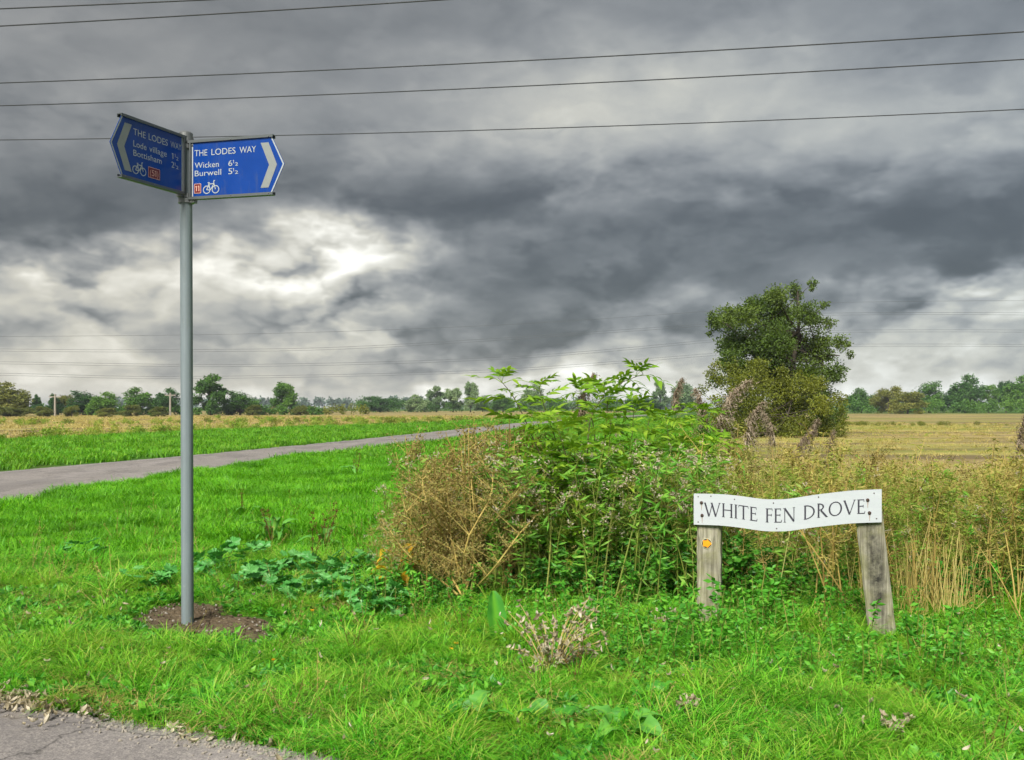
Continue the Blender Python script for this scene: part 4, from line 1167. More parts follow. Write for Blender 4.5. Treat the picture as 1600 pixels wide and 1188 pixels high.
pp = [(random.gauss(26, 6), random.gauss(80, 1.2)) for _ in range(90)]  # dark green weed tufts stand in for a shadow band across the pasture
scatter('pasture_shadow_band', np.array(pp), proto_set('shadow_band_tufts', dw[:1]), rng.uniform(.25, .6, len(pp)), label='long low shadow band in the dry pasture, laid in dark green tufts', cat='weeds')
# two wooden utility poles on the left
for px, top, D, lab in ((86, 616, 160, 'pale wooden utility pole between the dark conical trees'), (266, 614, 178, 'thin wooden utility pole just left of the signpost pole')):
    b = at(px, 637, D); b.z = 0; h = EYE + (HOR - top) / F * D
    t = root('utility_pole', b, lab, 'utility pole', 'wooden utility poles')
    mb = MB(); tube(mb, [b, b + Vector((0, 0, h))], [.20, .15], 8); mb.obj('pole', M['polewood'], t)
    mb = MB(); box(mb, b + Vector((0, 0, h - .45)), (2.0, .16, .16)); mb.obj('crossarm', M['polewood'], t)
    for s in (-.85, 0, .85):
        mb = MB(); tube(mb, [b + Vector((s, 0, h - .37)), b + Vector((s, 0, h - .1))], [.05, .07], 6); mb.obj('insulator', M['steel'], t)

# the large tree beyond the thicket and the thorn bush at its foot
def big_tree(name, D, clumps, n, L, mat, label, cat, stems, depth):
    s = D / F
    b = at(stems[0][0][0][0], 690, D); b.z = 0
    t = root(name, b, label, cat)
    cl = []
    for px, py, r in clumps:
        p = at(px, py, D)
        for k_ in range(2 if r > 18 else 1):
            cl.append((p.x + random.gauss(0, .06), D + random.uniform(-1, 1) * depth * min(1, .4 + r / 40), max(p.z, .3) + random.gauss(0, .06), r * s * random.uniform(.75, 1.0)))
    mb = MB(); crown_cloud(mb, cl, n, L, L * .62, .9, -.2, 2.0)
    mb.obj('crown', M[mat], t)
    mb = MB()
    for path, r0 in stems:
        pts = [at(px, py, D) for px, py in path]; pts[0].z = -.2
        tube(mb, smooth_path(pts, 9), np.linspace(r0, r0 * .18, 9), 8, .4)
    for x, y, z, r in cl[::2]:
        path, r0 = random.choice(stems)
        q = at(*path[len(path) // 2], D)
        tube(mb, smooth_path([q, (Vector((x, y, z)) + q) / 2 + Vector((0, 0, -.2)), (x, y, z)], 6), np.array([.07, .06, .05, .035, .02, .01]) * min(1, r0 / .2), 5, .4, False)
    mb.obj('trunk', M['bark'], t)
OAK = [(1130, 497, 20), (1152, 500, 24), (1117, 508, 11), (1112, 492, 7), (1180, 482, 23), (1205, 470, 19), (1226, 462, 16), (1243, 449, 11), (1259, 447, 8), (1268, 451, 5), (1250, 462, 14), (1215, 500, 34), (1250, 490, 26), (1275, 500, 18), (1290, 505, 11),
       (1150, 535, 27), (1190, 540, 40), (1240, 540, 40), (1278, 540, 26), (1298, 538, 14), (1308, 558, 14), (1320, 556, 7), (1134, 562, 20), (1165, 580, 32), (1128, 590, 14), (1215, 585, 40), (1262, 588, 34), (1292, 582, 17), (1305, 590, 9), (1110, 520, 6),
       (1240, 630, 36), (1278, 620, 22), (1288, 650, 20), (1305, 640, 8), (1264, 668, 22), (1300, 612, 12), (1280, 480, 8), (1165, 478, 9), (1190, 462, 6)]
random.seed(9)
big_tree('oak_tree', 52, OAK, 70000, .125, 'oak', 'large dark green tree rising behind the roadside thicket', 'tree',
         [([(1225, 700), (1222, 620), (1215, 540), (1205, 490)], .22), ([(1225, 700), (1232, 600), (1248, 520), (1246, 455)], .20), ([(1225, 700), (1205, 600), (1160, 530), (1125, 500)], .16), ([(1225, 700), (1240, 610), (1285, 560), (1312, 556)], .14)], 2.4)
THORN = [(1108, 585, 14), (1118, 570, 10), (1095, 610, 10), (1145, 575, 18), (1180, 575, 20), (1270, 600, 20), (1300, 625, 16), (1315, 645, 8), (1290, 600, 12), (1300, 670, 14), (1110, 655, 16), (1150, 600, 26), (1125, 595, 14), (1170, 625, 34), (1140, 640, 24), (1200, 600, 26), (1230, 610, 28), (1190, 650, 36), (1235, 650, 36), (1265, 630, 24), (1160, 665, 30), (1220, 675, 30), (1265, 665, 26), (1290, 640, 14), (1112, 620, 12), (1103, 600, 6), (1250, 588, 12), (1215, 580, 12), (1305, 655, 9), (1285, 680, 18), (1130, 670, 20), (1100, 640, 10)]
big_tree('hawthorn_bush', 49, THORN, 34000, .11, 'thorn', 'olive brown thorn bush at the foot of the large tree', 'bush', [([(1195, 700), (1190, 650), (1180, 600)], .09), ([(1195, 700), (1230, 650), (1240, 600)], .08), ([(1195, 700), (1150, 660), (1140, 610)], .07)], 1.6)

# ------------------------------------------------------------------ the thicket: ground cover nobody could count
def stalk_leaves(mb, path, n, L, Wd, t0=.1, droop=-.35, out=.9):
    path = np.asarray(path)
    t = rng.uniform(t0, 1, n) * (len(path) - 1)
    i = np.minimum(t.astype(int), len(path) - 2)
    P = path[i] + (path[i + 1] - path[i]) * (t - i)[:, None]
    th = rng.uniform(0, 2 * PI, n)
    D = np.c_[np.cos(th) * out, np.sin(th) * out, rng.normal(.15 + droop, .35, n)]
    leaf_cloud(mb, P, L, Wd, D, .15)
def two_mats(mbs, mats, name):
    """one mesh of several materials"""
    mb = MB(); idx = []
    for j, b in enumerate(mbs):
        base_n = mb.n
        for v_, a_ in zip(b.v, b.a): mb.v.append(v_); mb.a.append(a_); mb.n += len(v_)
        mb.f += [tuple(i + base_n for i in f) for f in b.f]
        idx += [j] * len(b.f)
    me = mb.mesh(name)
    for m in mats: me.materials.append(m)
    me.polygons.foreach_set('material_index', idx); me.update()
    return me
def weed(h, kind):
    s, l, t = MB(), MB(), MB()
    bx, by = random.gauss(0, .10) * h, random.gauss(0, .10) * h
    main = smooth_path([(0, 0, -.03), (bx * .3, by * .3, h * .5), (bx, by, h)], 7)
    tube(s, main, np.linspace(.0048, .0016, 7) * (1.3 if kind == 'brown' else 1), 4, None, False)
    if kind == 'brown':
        for _ in range(13):
            k = random.uniform(.25, .98); p = main[int(k * 6)]
            az_ = random.uniform(0, 6.28); r = random.uniform(.08, .24) * h
            e = p + np.array([math.cos(az_) * r, math.sin(az_) * r, r * random.uniform(.4, 1.3)])
            br = smooth_path([p, (p + e) / 2 + [0, 0, -.01], e], 4)
            tube(s, br, [.0022, .002, .0016, .001], 3, None, False)
            n = 34
            P = br[rng.integers(1, 4, n)] + rng.normal(0, .017, (n, 3))
            leaf_cloud(l, P, .017, .010, None, 1)
        stalk_leaves(l, main, 24, .035, .010)
        return two_mats([s, l], [M['stalk'], M['brown']], 'brown_weed')
    if kind in ('olive', 'ochre'):
        for _ in range(9):
            k = random.uniform(.3, .95); p = main[int(k * 6)]
            az_ = random.uniform(0, 6.28); r = random.uniform(.10, .22) * h
            e = p + np.array([math.cos(az_) * r * .7, math.sin(az_) * r * .7, r])
            br = smooth_path([p, (p + e) / 2, e], 4)
            tube(s, br, [.002, .0018, .0014, .001], 3, None, False)
            stalk_leaves(l, br, 17, .042, .0085, .1)
            n = 9
            leaf_cloud(t, br[rng.integers(2, 4, n)] + rng.normal(0, .022, (n, 3)), .028, .004, np.array([0, 0, .4]), 1)
        stalk_leaves(l, main, 44, .055, .010, .3)
        return two_mats([s, l, t], [M['stalk' if kind == 'ochre' else 'gstem'], M[kind], M['straw']], 'willowherb')
    if kind == 'thistle':
        for _ in range(7):
            k = random.uniform(.55, .98); p = main[int(k * 6)]
            az_ = random.uniform(0, 6.28); r = random.uniform(.06, .17) * h
            e = p + np.array([math.cos(az_) * r, math.sin(az_) * r, r])
            tube(s, [p, (p + e) / 2, e], [.002, .0017, .0012], 3, None, False)
            n = 12
            leaf_cloud(t, e + rng.normal(0, .011, (n, 3)), .018, .009, np.array([0, 0, .5]), 1)
        stalk_leaves(l, main, 64, .085, .018, .06, -.15)
        return two_mats([s, l, t], [M['gstem'], M['thistle'], M['fluff']], 'creeping_thistle')
    if kind == 'green':
        stalk_leaves(l, main, 46, .085, .042, .05, -.25)
        for _ in range(4):
            az_ = random.uniform(0, 6.28); e = main[3] + np.array([math.cos(az_) * .3, math.sin(az_) * .3, random.uniform(0, .25)])
            br = smooth_path([main[2], (main[3] + e) / 2 + [0, 0, .05], e], 5)
            tube(s, br, .002, 3, None, False); stalk_leaves(l, br, 15, .075, .042, .2, -.2)
        return two_mats([s, l], [M['gstem'], M['bramble']], 'bramble')
    if kind == 'nettle':
        stalk_leaves(l, main, 46, .042, .020, .05, -.3)
        return two_mats([s, l], [M['gstem'], M['nettle']], 'nettle')
random.seed(21)
K = {}
for kd, n, h in (('brown', 5, 1.0), ('olive', 5, 1.0), ('ochre', 6, 1.0), ('thistle', 5, 1.0), ('green', 5, .8), ('nettle', 5, .30)):
    K[kd] = proto_set('p_' + kd, [weed(h * random.uniform(.85, 1.1), kd) for _ in range(n)])
def area(n, px0, px1, D0, D1, hf, jit=.12, ex=None):
    """n plants between two photo columns and two distances, each as tall as hf(px, D) says"""
    D = rng.uniform(D0, D1, n); px = rng.uniform(px0, px1, n)
    X = (px - 800) / F * D
    h = np.array([hf(a, b) for a, b in zip(px, D)]) * rng.uniform(1 - jit * 1.6, 1 + jit * .5, n)
    keep = h > .12
    if ex is not None: keep &= ~ex(px, D)
    return np.c_[X, D][keep], h[keep]
def top_to_h(px, D, pts):
    xs, ys = zip(*pts)
    return EYE - (np.interp(px, xs, ys) - HOR) / F * D
brown_top = [(560, 880), (590, 825), (620, 775), (660, 728), (690, 700), (740, 690), (800, 690), (900, 720)]
P, h = area(150, 585, 800, 7.2, 8.9, lambda a, D: min(1.25, top_to_h(a, D, brown_top)) * (1 + .12 * math.sin(a * .11) * math.sin(D * 9)), .28)
scatter('brown_weed_thicket', P, K['brown'], h, label='mass of dry brown seeding weeds left of the elder', cat='weeds')
P, h = area(60, 560, 760, 6.95, 7.5, lambda a, D: .34)
scatter('green_foot_weeds', P, K['green'], h, label='low green weeds at the foot of the brown bush', cat='weeds')
mid_top = [(700, 760), (770, 700), (850, 700), (950, 700), (1060, 700), (1100, 715), (1200, 720)]
P, h = area(230, 765, 1120, 7.05, 9.2, lambda a, D: min(1.22, top_to_h(a, D, mid_top)))
scatter('thistle_thicket', P, K['thistle'], h, label='tall green thistles with pale fluff below the elder', cat='weeds')
P, h = area(115, 760, 1130, 7.2, 8.4, lambda a, D: min(1.05, top_to_h(a, D, [(730, 800), (900, 760), (1000, 725), (1130, 705)])))
scatter('olive_weed_thicket', P, K['olive'], h, label='olive green willowherb mixed into the middle of the thicket', cat='weeds')
P, h = area(140, 790, 1290, 7.1, 8.3, lambda a, D: min(.75, top_to_h(a, D, [(800, 860), (1000, 800), (1100, 770), (1180, 800), (1290, 850)])))
scatter('bramble_patch', P, K['green'], h, label='dark green brambles low in the thicket beside the left sign post', cat='brambles')
och_top = [(1050, 690), (1120, 690), (1200, 690), (1280, 700), (1340, 725), (1450, 722), (1600, 720), (1800, 718)]
P, h = area(330, 1075, 1760, 6.85, 10.2, lambda a, D: min(1.15, top_to_h(a, D, och_top)), .25, ex=lambda px, D: (D < 7.25) & (px < 1300))
scatter('ochre_weed_thicket', P, K['ochre'], h, label='mass of dry ochre willowherb behind and right of the white sign', cat='weeds')
P, h = area(190, 1150, 1760, 7.0, 9.6, lambda a, D: min(1.0, top_to_h(a, D, [(1150, 720), (1600, 745), (1760, 745)])))
scatter('yellow_green_willowherb', P, K['olive'], h, label='yellowish green willowherb mixed through the ochre weeds on the right', cat='weeds')
P, h = area(34, 1300, 1760, 7.0, 7.8, lambda a, D: .4 + .2 * math.sin(a * .03))
scatter('bramble_understorey', P, K['green'], h, label='green leaves low under the ochre weeds right of the sign', cat='brambles')
P, h = area(90, 1130, 1760, 7.0, 9.8, lambda a, D: min(1.1, top_to_h(a, D, [(1130, 700), (1600, 728), (1760, 728)])), .3)
scatter('brown_weed_fringe', P, K['brown'], h, label='brown seeding weeds scattered through the thicket right of the sign', cat='weeds')
P, h = area(80, 1100, 1760, 6.95, 9.0, lambda a, D: min(.95, top_to_h(a, D, [(1100, 720), (1760, 745)])), .35)
scatter('thistle_fringe', P, K['thistle'], h, label='green thistles scattered through the thicket behind the sign', cat='weeds')
P, h = area(34, 590, 800, 7.1, 8.2, lambda a, D: min(1.1, top_to_h(a, D, brown_top)), .35)
scatter('thistle_tangle', P, K['thistle'], h, label='green thistles tangled into the brown bush', cat='weeds')
gs = []
for i in range(5):
    mb = MB()
    for k in range(13):
        a = np.array([random.gauss(0, .10), random.gauss(0, .06), -.02]); e = a + np.array([random.gauss(0, .20), random.gauss(0, .08), random.uniform(.4, .85)])
        tube(mb, smooth_path([a, (a + e) / 2 + rng.normal(0, .015, 3), e], 4), [.0042, .0038, .003, .002], 4, None, False)
    gs.append(mb.mesh('stem_bundle', M['stalk' if i % 2 else 'straw']))
P, h = area(36, 1225, 1760, 6.5, 7.4, lambda a, D: .85, .45, ex=lambda px, D: (D < 6.75) & (px < 1420))
scatter('golden_stems', P, proto_set('golden_stems', gs), h, label='golden brown bare stems at the front of the weeds round the leaning post', cat='dry stems')
# low nettles and fresh weeds on the verge in front of the sign and of the thicket
P = pts_in(1900, -1.4, 5, 4.7, 7.15, lambda P: (P[:, 1] > np.interp(P[:, 0], [-1.4, 0, .8, 3.5], [6.75, 6.3, 5.2, 4.6])), .6, .35)
P = P[(P[:, 0] / P[:, 1] * F + 800 < 1380) | (P[:, 1] < 6.2) | (rng.random(len(P)) < .35)]
scatter('nettle_patch', P, K['nettle'], rng.uniform(.35, 1.0, len(P)) * np.clip(lumps(P, .8), .4, 1.5), label='low bright green nettles round the feet of the sign posts', cat='nettles')
hw = []
for i in range(5):
    mb = MB(); n = 26
    th = rng.uniform(0, 6.28, n); D = np.c_[np.cos(th), np.sin(th), rng.uniform(.05, .7, n)]
    leaf_cloud(mb, D * np.array([.03, .03, .04]) * rng.uniform(.2, 1.4, (n, 1)), .055, .030, D, .2); hw.append(mb.mesh('rosette', M['weed' if i % 2 else 'nettle']))
P = pts_in(12500, -5, 5, 3.6, 8.6, lambda P: verge_ok(P) & (side(P) > 0), .75, .45)
scatter('verge_herbs', np.c_[P, np.full(len(P), .03)], proto_set('herbs', hw), rng.uniform(.35, 1.05, len(P)), label='broad leaved herbs growing through the verge grass', cat='herbs')
ds = []
for i in range(5):
    mb = MB()
    for k in range(3):
        a = np.array([random.gauss(0, .02), random.gauss(0, .02), 0]); e = a + np.array([random.gauss(0, .07), random.gauss(0, .07), random.uniform(.15, .34)])
        sp = smooth_path([a, (a + e) / 2, e], 5); tube(mb, sp, [.0022, .002, .0018, .0015, .001], 4, None, False)
        leaf_cloud(mb, sp[rng.integers(2, 5, 22)] + rng.normal(0, .006, (22, 3)), .012, .006, None, 1)
    ds.append(mb.mesh('dead_stem', M[('brown', 'dockseed', 'straw', 'brown', 'thatch')[i]]))
P = pts_in(420, -6, 5, 3.8, 13, lambda P: verge_ok(P) & (side(P) > .3), .7, 1.0)
scatter('dead_stems', P, proto_set('dead_stems', ds), rng.uniform(.55, 1.15, len(P)), label='thin brown dead seed stems standing here and there in the verge grass', cat='dry stems')
P = pts_in(240, -4, 5, 3.7, 7.5, lambda P: verge_ok(P) & (side(P) > 0))
scatter('fallen_leaves', np.c_[P, rng.uniform(.07, .12, len(P))], G_lit, rng.uniform(.5, 1.0, len(P)), np.c_[rng.normal(0, .6, (len(P), 2)), rng.uniform(0, 6, len(P))], 'single pale withered leaves caught in the verge grass', 'leaf litter')

# ------------------------------------------------------------------ single plants
def big_leaf_mesh(name, mat, L, Wd, arch, fold, wave, shape='ovate', nu=7, nv=5, stalk=.25):
    """leaf blade along +X rising then drooping, with a stalk"""
    mb = MB(); vs, fs = [], []
    for i in range(nu):
        t = i / (nu - 1)
        if shape == 'ovate': w = math.sin(PI * (t ** .62 * .94 + .05)) ** .8
        elif shape == 'long': w = math.sin(PI * (t ** .9 * .95 + .03)) ** .7
        else: w = math.sin(PI * (t * .93 + .05)) ** .5
        cx = stalk * L + L * t
        for j in range(nv):
            b = (j / (nv - 1) - .5) * 2
            z = arch * L * (4 * .25 - (t - .5) ** 2 * 4) * .5 - arch * L * t * .35 + fold * Wd * abs(b) + wave * Wd * math.sin(t * 17 + (2 if b > 0 else 0)) * abs(b)
            vs.append((cx, b * w * Wd / 2, z))
    for i in range(nu - 1):
        for j in range(nv - 1):
            a = i * nv + j; fs.append((a, a + nv, a + nv + 1, a + 1))
    bb = np.tile(np.abs(np.linspace(-1, 1, nv)), nu)
    mb.add(vs, fs, np.where(bb < .1, 1.15, .25 + .35 * rng.random(len(vs)) * 1.3))
    tube(mb, [(0, 0, -.02), (stalk * L * .6, 0, 0), (stalk * L, 0, arch * L * .02)], [.006, .005, .004], 5, .95, False)
    return mb.mesh(name, mat, True)
def round_leaf_mesh(name, mat, r, seed):
    rs = random.Random(seed)
    mb = MB(); n = 28; vs = [(0, 0, 0)]; fs = []
    lob = [1 + .13 * math.cos(5 * (2 * PI * i / n)) - (.55 if i in (n // 2,) else 0) + rs.uniform(-.04, .04) for i in range(n)]
    for ring, q in ((1, .5), (2, 1.0)):
        for i in range(n):
            th = 2 * PI * i / n
            rr = r * q * (lob[i] if ring == 2 else 1)
            vs.append((rr * math.cos(th), rr * math.sin(th), r * (.16 * q - .02 + (.07 if i % 2 else -.07) * q)))
    for i in range(n):
        j = (i + 1) % n
        fs += [(0, 1 + i, 1 + j), (1 + i, 1 + n + i, 1 + n + j, 1 + j)]
    mb.add(vs, fs, .5)
    tube(mb, [(0, 0, -.0), (-.004, 0, -r * .8), (-.012, 0, -r * 1.9)], .0022, 4, .9, False)
    return mb.mesh(name, mat)
def compound_leaf_mesh(name, mat, L, nl, seed):
    """elder leaf: paired pointed leaflets and one at the end, along +X, drooping"""
    rs = random.Random(seed)
    mb = MB()
    def mid(t): return np.array([L * t, 0, L * (.20 * t - .62 * t * t)])
    tube(mb, [mid(t) for t in (0, .33, .66, 1)], [.0030, .0024, .0018, .001], 4, .9, False)
    def leaflet(p, az, l, dr):
        d = np.array([math.cos(az), math.sin(az), 0]); s_ = np.array([-d[1], d[0], 0]); w = l * rs.uniform(.31, .41)
        vs = []
        for t, k in ((0, .05), (.28, .85), (.62, .75), (1, 0.02)):
            c = p + d * l * t + np.array([0, 0, l * (.05 * t - dr * t * t)])
            vs += [c + s_ * w / 2 * k + np.array([0, 0, .10 * w * k]), c, c - s_ * w / 2 * k + np.array([0, 0, .10 * w * k])]
        mb.add(vs, [(a * 3 + b, a * 3 + b + 1, a * 3 + b + 4, a * 3 + b + 3) for a in range(3) for b in range(2)], rs.random())
    for i in range(nl):
        t = .36 + .50 * i / max(1, nl - 1) if nl > 1 else .6
        for sg in (-1, 1): leaflet(mid(t), sg * rs.uniform(.75, 1.15), L * rs.uniform(.42, .54), rs.uniform(.3, .75))
    leaflet(mid(1), rs.uniform(-.15, .15), L * rs.uniform(.46, .56), rs.uniform(.2, .5))
    return mb.mesh(name, mat, True)
def put_part(parent, name, mesh, wpos, az, tilt, roll=0.0, sc=1.0):
    o = bpy.data.objects.new(name, mesh); C.objects.link(o); o.parent = parent
    o.location = Vector(wpos) - Vector(WLOC[parent.name])
    o.rotation_euler = (Matrix.Rotation(az, 3, 'Z') @ Matrix.Rotation(-tilt, 3, 'Y') @ Matrix.Rotation(roll, 3, 'X')).to_euler()
    o.scale = (sc, sc, sc)
    return o

# the elder, leaf by leaf
random.seed(33)
EL = [compound_leaf_mesh('leaf', M['elder'], .20, n, 50 + i) for i, n in enumerate((3, 3, 2, 3, 4, 3))]
def elder(label, base, D, stems, leaf_from, step, sc=1.0):
    b = at(*base, D); b.z = 0
    t = root('elder_shrub', b, label, 'shrub', 'elder shrubs')
    for path, dd in stems:
        pts = [at(px, py, D + d) for (px, py), d in zip(path, dd)]
        pts = [Vector((b.x + random.uniform(-.12, .12), b.y + random.uniform(-.1, .1), -.03))] + pts
        sp = smooth_path(pts, 14)
        mb = MB(); tube(mb, sp, np.linspace(.0085, .0022, 14), 6, .6)
        mb.obj('stem', M['eldstem'], t, True)
        ln = np.concatenate([[0], np.cumsum(np.linalg.norm(np.diff(sp, axis=0), axis=1))])
        s_ = ln[-1] * leaf_from; th = random.uniform(0, 3)
        while s_ < ln[-1]:
            p = [np.interp(s_, ln, sp[:, i]) for i in range(3)]
            th += PI / 2 + random.uniform(-.4, .4)
            q = .80 + .4 * random.random()
            for sg in (0, PI):
                if random.random() < .93:
                    put_part(t, 'leaf', random.choice(EL), p, th + sg, random.uniform(.05, .9), random.uniform(-.35, .35), sc * q * random.uniform(.85, 1.1))
            s_ += step * random.uniform(.8, 1.25)
        for _ in range(4):
            put_part(t, 'leaf', random.choice(EL), sp[-1] if _ < 2 else sp[-2], random.uniform(0, 6.28), random.uniform(.5, 1.1), 0, sc * .75)
M['eldstem'] = leafmat('elder_stem', [(.050, .040, .022), (.11, .10, .045), (.15, .19, .04)], .03, .7)
elder('green elder with long arching shoots rising highest against the sky', (925, 955), 7.7,
      [([(880, 800), (835, 690), (805, 625), (778, 590)], (0, 0, 0, 0)), ([(900, 800), (872, 700), (852, 640), (842, 605)], (.1, .2, .2, .2)),
       ([(922, 800), (918, 700), (928, 640), (965, 602), (1005, 585)], (0, 0, .1, .1, .1)), ([(930, 800), (930, 690), (920, 640), (906, 612)], (.3, .4, .4, .4)),
       ([(900, 820), (850, 750), (805, 712)], (-.1, -.2, -.3)), ([(940, 800), (950, 720), (955, 650)], (-.1, -.2, -.1)), ([(900, 830), (865, 760), (850, 720)], (-.2, -.35, -.4)),
       ([(960, 800), (985, 700), (990, 640)], (.2, .3, .3)), ([(905, 800), (862, 720), (838, 655)], (-.1, -.15, -.1)), ([(930, 800), (945, 690), (950, 615)], (.1, .1, .1)),
       ([(910, 790), (882, 705), (870, 660)], (-.2, -.3, -.3)), ([(935, 820), (965, 760), (985, 735)], (-.1, -.2, -.2)), ([(918, 820), (905, 750), (896, 700)], (-.3, -.3, -.3))], .36, .094, 1.1)
elder('lower bright green elder right of the arching shoots', (1040, 930), 8.5,
      [([(1040, 780), (1045, 700), (1040, 650)], (0, 0, 0)), ([(1060, 780), (1080, 690), (1100, 640)], (0, 0, .2)), ([(1020, 780), (1010, 700), (1015, 650)], (0, .1, .2)),
       ([(1060, 800), (1095, 740), (1130, 690)], (-.1, -.1, 0)), ([(1030, 800), (1005, 745), (985, 715)], (0, -.1, -.2)), ([(1050, 800), (1066, 740), (1070, 700)], (-.2, -.3, -.3)), ([(1048, 800), (1030, 730), (1062, 650)], (.3, .5, .6))], .34, .062, 1.0)

# reeds with grey plumes
def plume_mesh(seed):
    """nodding one-sided reed plume of fine drooping strands"""
    rs = random.Random(seed); mb = MB()
    bend = rs.uniform(.05, .16)
    def rach(t): return np.array([bend * t * t, 0, .30 * t - .10 * bend * t ** 3 * 3])
    tube(mb, [rach(t) for t in (0, .33, .66, 1)], [.002, .0016, .0012, .0006], 4, .5, False)
    for i in range(125):
        t = i / 125
        az_ = rs.gauss(.0, .95); l = .125 * (1 - .62 * t) * rs.uniform(.45, 1.25)
        d = np.array([math.cos(az_), math.sin(az_), 0])
        p = [rach(t) + d * l * u * .60 + np.array([0, 0, l * (1.05 * u - 1.25 * u * u)]) for u in (0, .35, .7, 1)]
        s_ = np.array([-d[1], d[0], 0]) * .0030
        v_ = rs.random()
        mb.add([p[0] - s_ * .5, p[0] + s_ * .5, p[1] - s_, p[1] + s_, p[2] - s_ * 1.2, p[2] + s_ * 1.2, p[3]], [(0, 1, 3, 2), (2, 3, 5, 4), (4, 5, 6)], v_)
        n = 8
        q = np.array(p)[rng.integers(1, 4, n)] + rng.normal(0, .006, (n, 3))
        leaf_cloud(mb, q, .017, .0046, d * .5 + np.array([0, 0, -.4]), .8, np.full(n, v_))
    return mb.mesh('plume', M['plume'])
PL = [plume_mesh(i) for i in range(4)]
RLEAF = [big_leaf_mesh('leaf', M['weed'], .42, .024, .30, .12, .0, 'long', 8, 3, .05) for _ in range(1)]
def reed(px, top, D, lab, lean=0.0, leaves=4, sc=1.0, az_=0.0):
    sc *= 1.45
    tip = at(px, top, D); b = Vector((tip.x - lean, D + random.uniform(-.1, .1), 0))
    t = root('reed', b, lab, 'reed', 'reeds with plumes')
    top_stem = tip - Vector((0, 0, .27 * sc))
    sp = smooth_path([b + Vector((0, 0, -.03)), b * .5 + top_stem * .5 + Vector((-lean * .15, 0, 0)), top_stem], 8)
    mb = MB(); tube(mb, sp, np.linspace(.0048, .0022, 8), 5, .6); mb.obj('stem', M['gstem'], t)
    put_part(t, 'plume', random.choice(PL), sp[-1], random.choice([0, .5, 2.8, 3.4, -.6]), random.uniform(-.15, .2), 0, sc)
    for i in range(leaves):
        p = sp[3 + i % 4]
        put_part(t, 'leaf', RLEAF[0], p, random.uniform(0, 6.28), random.uniform(.5, 1.1), 0, random.uniform(.7, 1.1))
random.seed(8)
reed(904, 585, 8.2, 'grey reed plume hanging between the highest elder shoots', .05, 3, 1.05)
reed(1052, 594, 9.3, 'grey reed plume leaning right above the lower elder', -.10, 2, .8)
reed(1120, 592, 8.8, 'large grey brown reed plume left of the thorn bush', .05, 5, 1.35)
reed(1104, 612, 8.9, 'smaller reed plume tucked left beside the large one', -.06, 4, 1.0)
reed(1168, 632, 8.6, 'drooping reed plume right of the large one', .06, 5, 1.0)
reed(1212, 645, 9.4, 'pale reed plume before the middle of the thorn bush', .04, 3, .85)
reed(1238, 668, 8.6, 'short reed plume below the right part of the thorn bush', -.03, 3, .8)
reed(1258, 655, 9.6, 'thin reed plume right of the thorn bush foot', .03, 2, .8)
reed(1292, 676, 9.0, 'rightmost low reed plume before the dry pasture', .05, 3, .8)
reed(1592, 650, 8.0, 'lone dark reed plume at the right edge of the photo', -.05, 2, .9)

# the brown bush with pale thick stems at the left front of the thicket
bb_ = at(722, 955, 7.05); bb_.z = 0
bush = root('dead_weed_bush', bb_, 'dry brown seeding bush with thick pale branching stems', 'dead bush')
random.seed(14)
allseed = MB(); twig = MB()
for path in ([(722, 930), (712, 870), (702, 825), (690, 770)], [(724, 930), (735, 880), (742, 830), (738, 770), (735, 735)], [(726, 930), (748, 860), (775, 810), (800, 780)], [(722, 932), (690, 880), (660, 840), (635, 800)],
             [(728, 935), (770, 890), (815, 830), (845, 800)], [(720, 935), (680, 900), (640, 870), (610, 830)], [(724, 930), (728, 850), (765, 780), (770, 740)], [(721, 930), (700, 850), (665, 780), (660, 740)]):
    pts = [Vector((bb_.x + random.uniform(-.03, .03), bb_.y, 0))] + [at(px, py, 7.05 + random.uniform(-.25, .3)) for px, py in path]
    sp = smooth_path(pts, 12)
    mb = MB(); tube(mb, sp, np.linspace(.0105, .003, 12), 6, .95); mb.obj('stem', M['stalk'], bush)
    for k in range(30):
        p = sp[random.randint(4, 11)]; az_ = random.uniform(0, 6.28); r = random.uniform(.08, .26)
        e = p + np.array([math.cos(az_) * r, math.sin(az_) * r * .8, r * random.uniform(.2, 1.1)])
        br = smooth_path([p, (p + e) / 2, e], 4); tube(twig, br, [.003, .0022, .0016, .001], 3, None, False)
        n = 40
        leaf_cloud(allseed, br[rng.integers(1, 4, n)] + rng.normal(0, .018, (n, 3)), .017, .010, None, 1)
twig.obj('twigs', M['stalk'], bush)['kind'] = 'stuff'
allseed.obj('seed_heads', M['brown'], bush)['kind'] = 'stuff'

def leaf_plant(name, px, py, lab, cat, group, meshes, n, spread, tilt, sc, hz=.05, D=None):
    x, y = gr(px, py) if D is None else ((px - 800) / F * D, D)
    t = root(name, (x, y, 0), lab, cat, group)
    for i in range(n):
        a = 2 * PI * i / n + random.uniform(-.5, .5)
        r = spread * math.sqrt(random.random()) * .5
        put_part(t, 'leaf', random.choice(meshes), (x + math.cos(a) * r, y + math.sin(a) * r, hz * random.uniform(.3, 1)), a, random.uniform(*tilt), random.uniform(-.4, .4), sc * random.uniform(.65, 1.15))
    return t
random.seed(41)
DOCK = [big_leaf_mesh('leaf', M['dock'], .18, .075, .7, .14, .07, 'long', 9, 5), big_leaf_mesh('leaf', M['dock'], .21, .085, .95, .16, .06, 'long', 9, 5)]
BURD = [big_leaf_mesh('leaf', M['weed'], .13, .11, .75, .10, .07, 'ovate', 9, 7), big_leaf_mesh('leaf', M['dock'], .15, .12, .9, .14, .08, 'ovate', 9, 7), big_leaf_mesh('leaf', M['weed'], .12, .085, .6, .2, .09, 'ovate', 9, 7)]
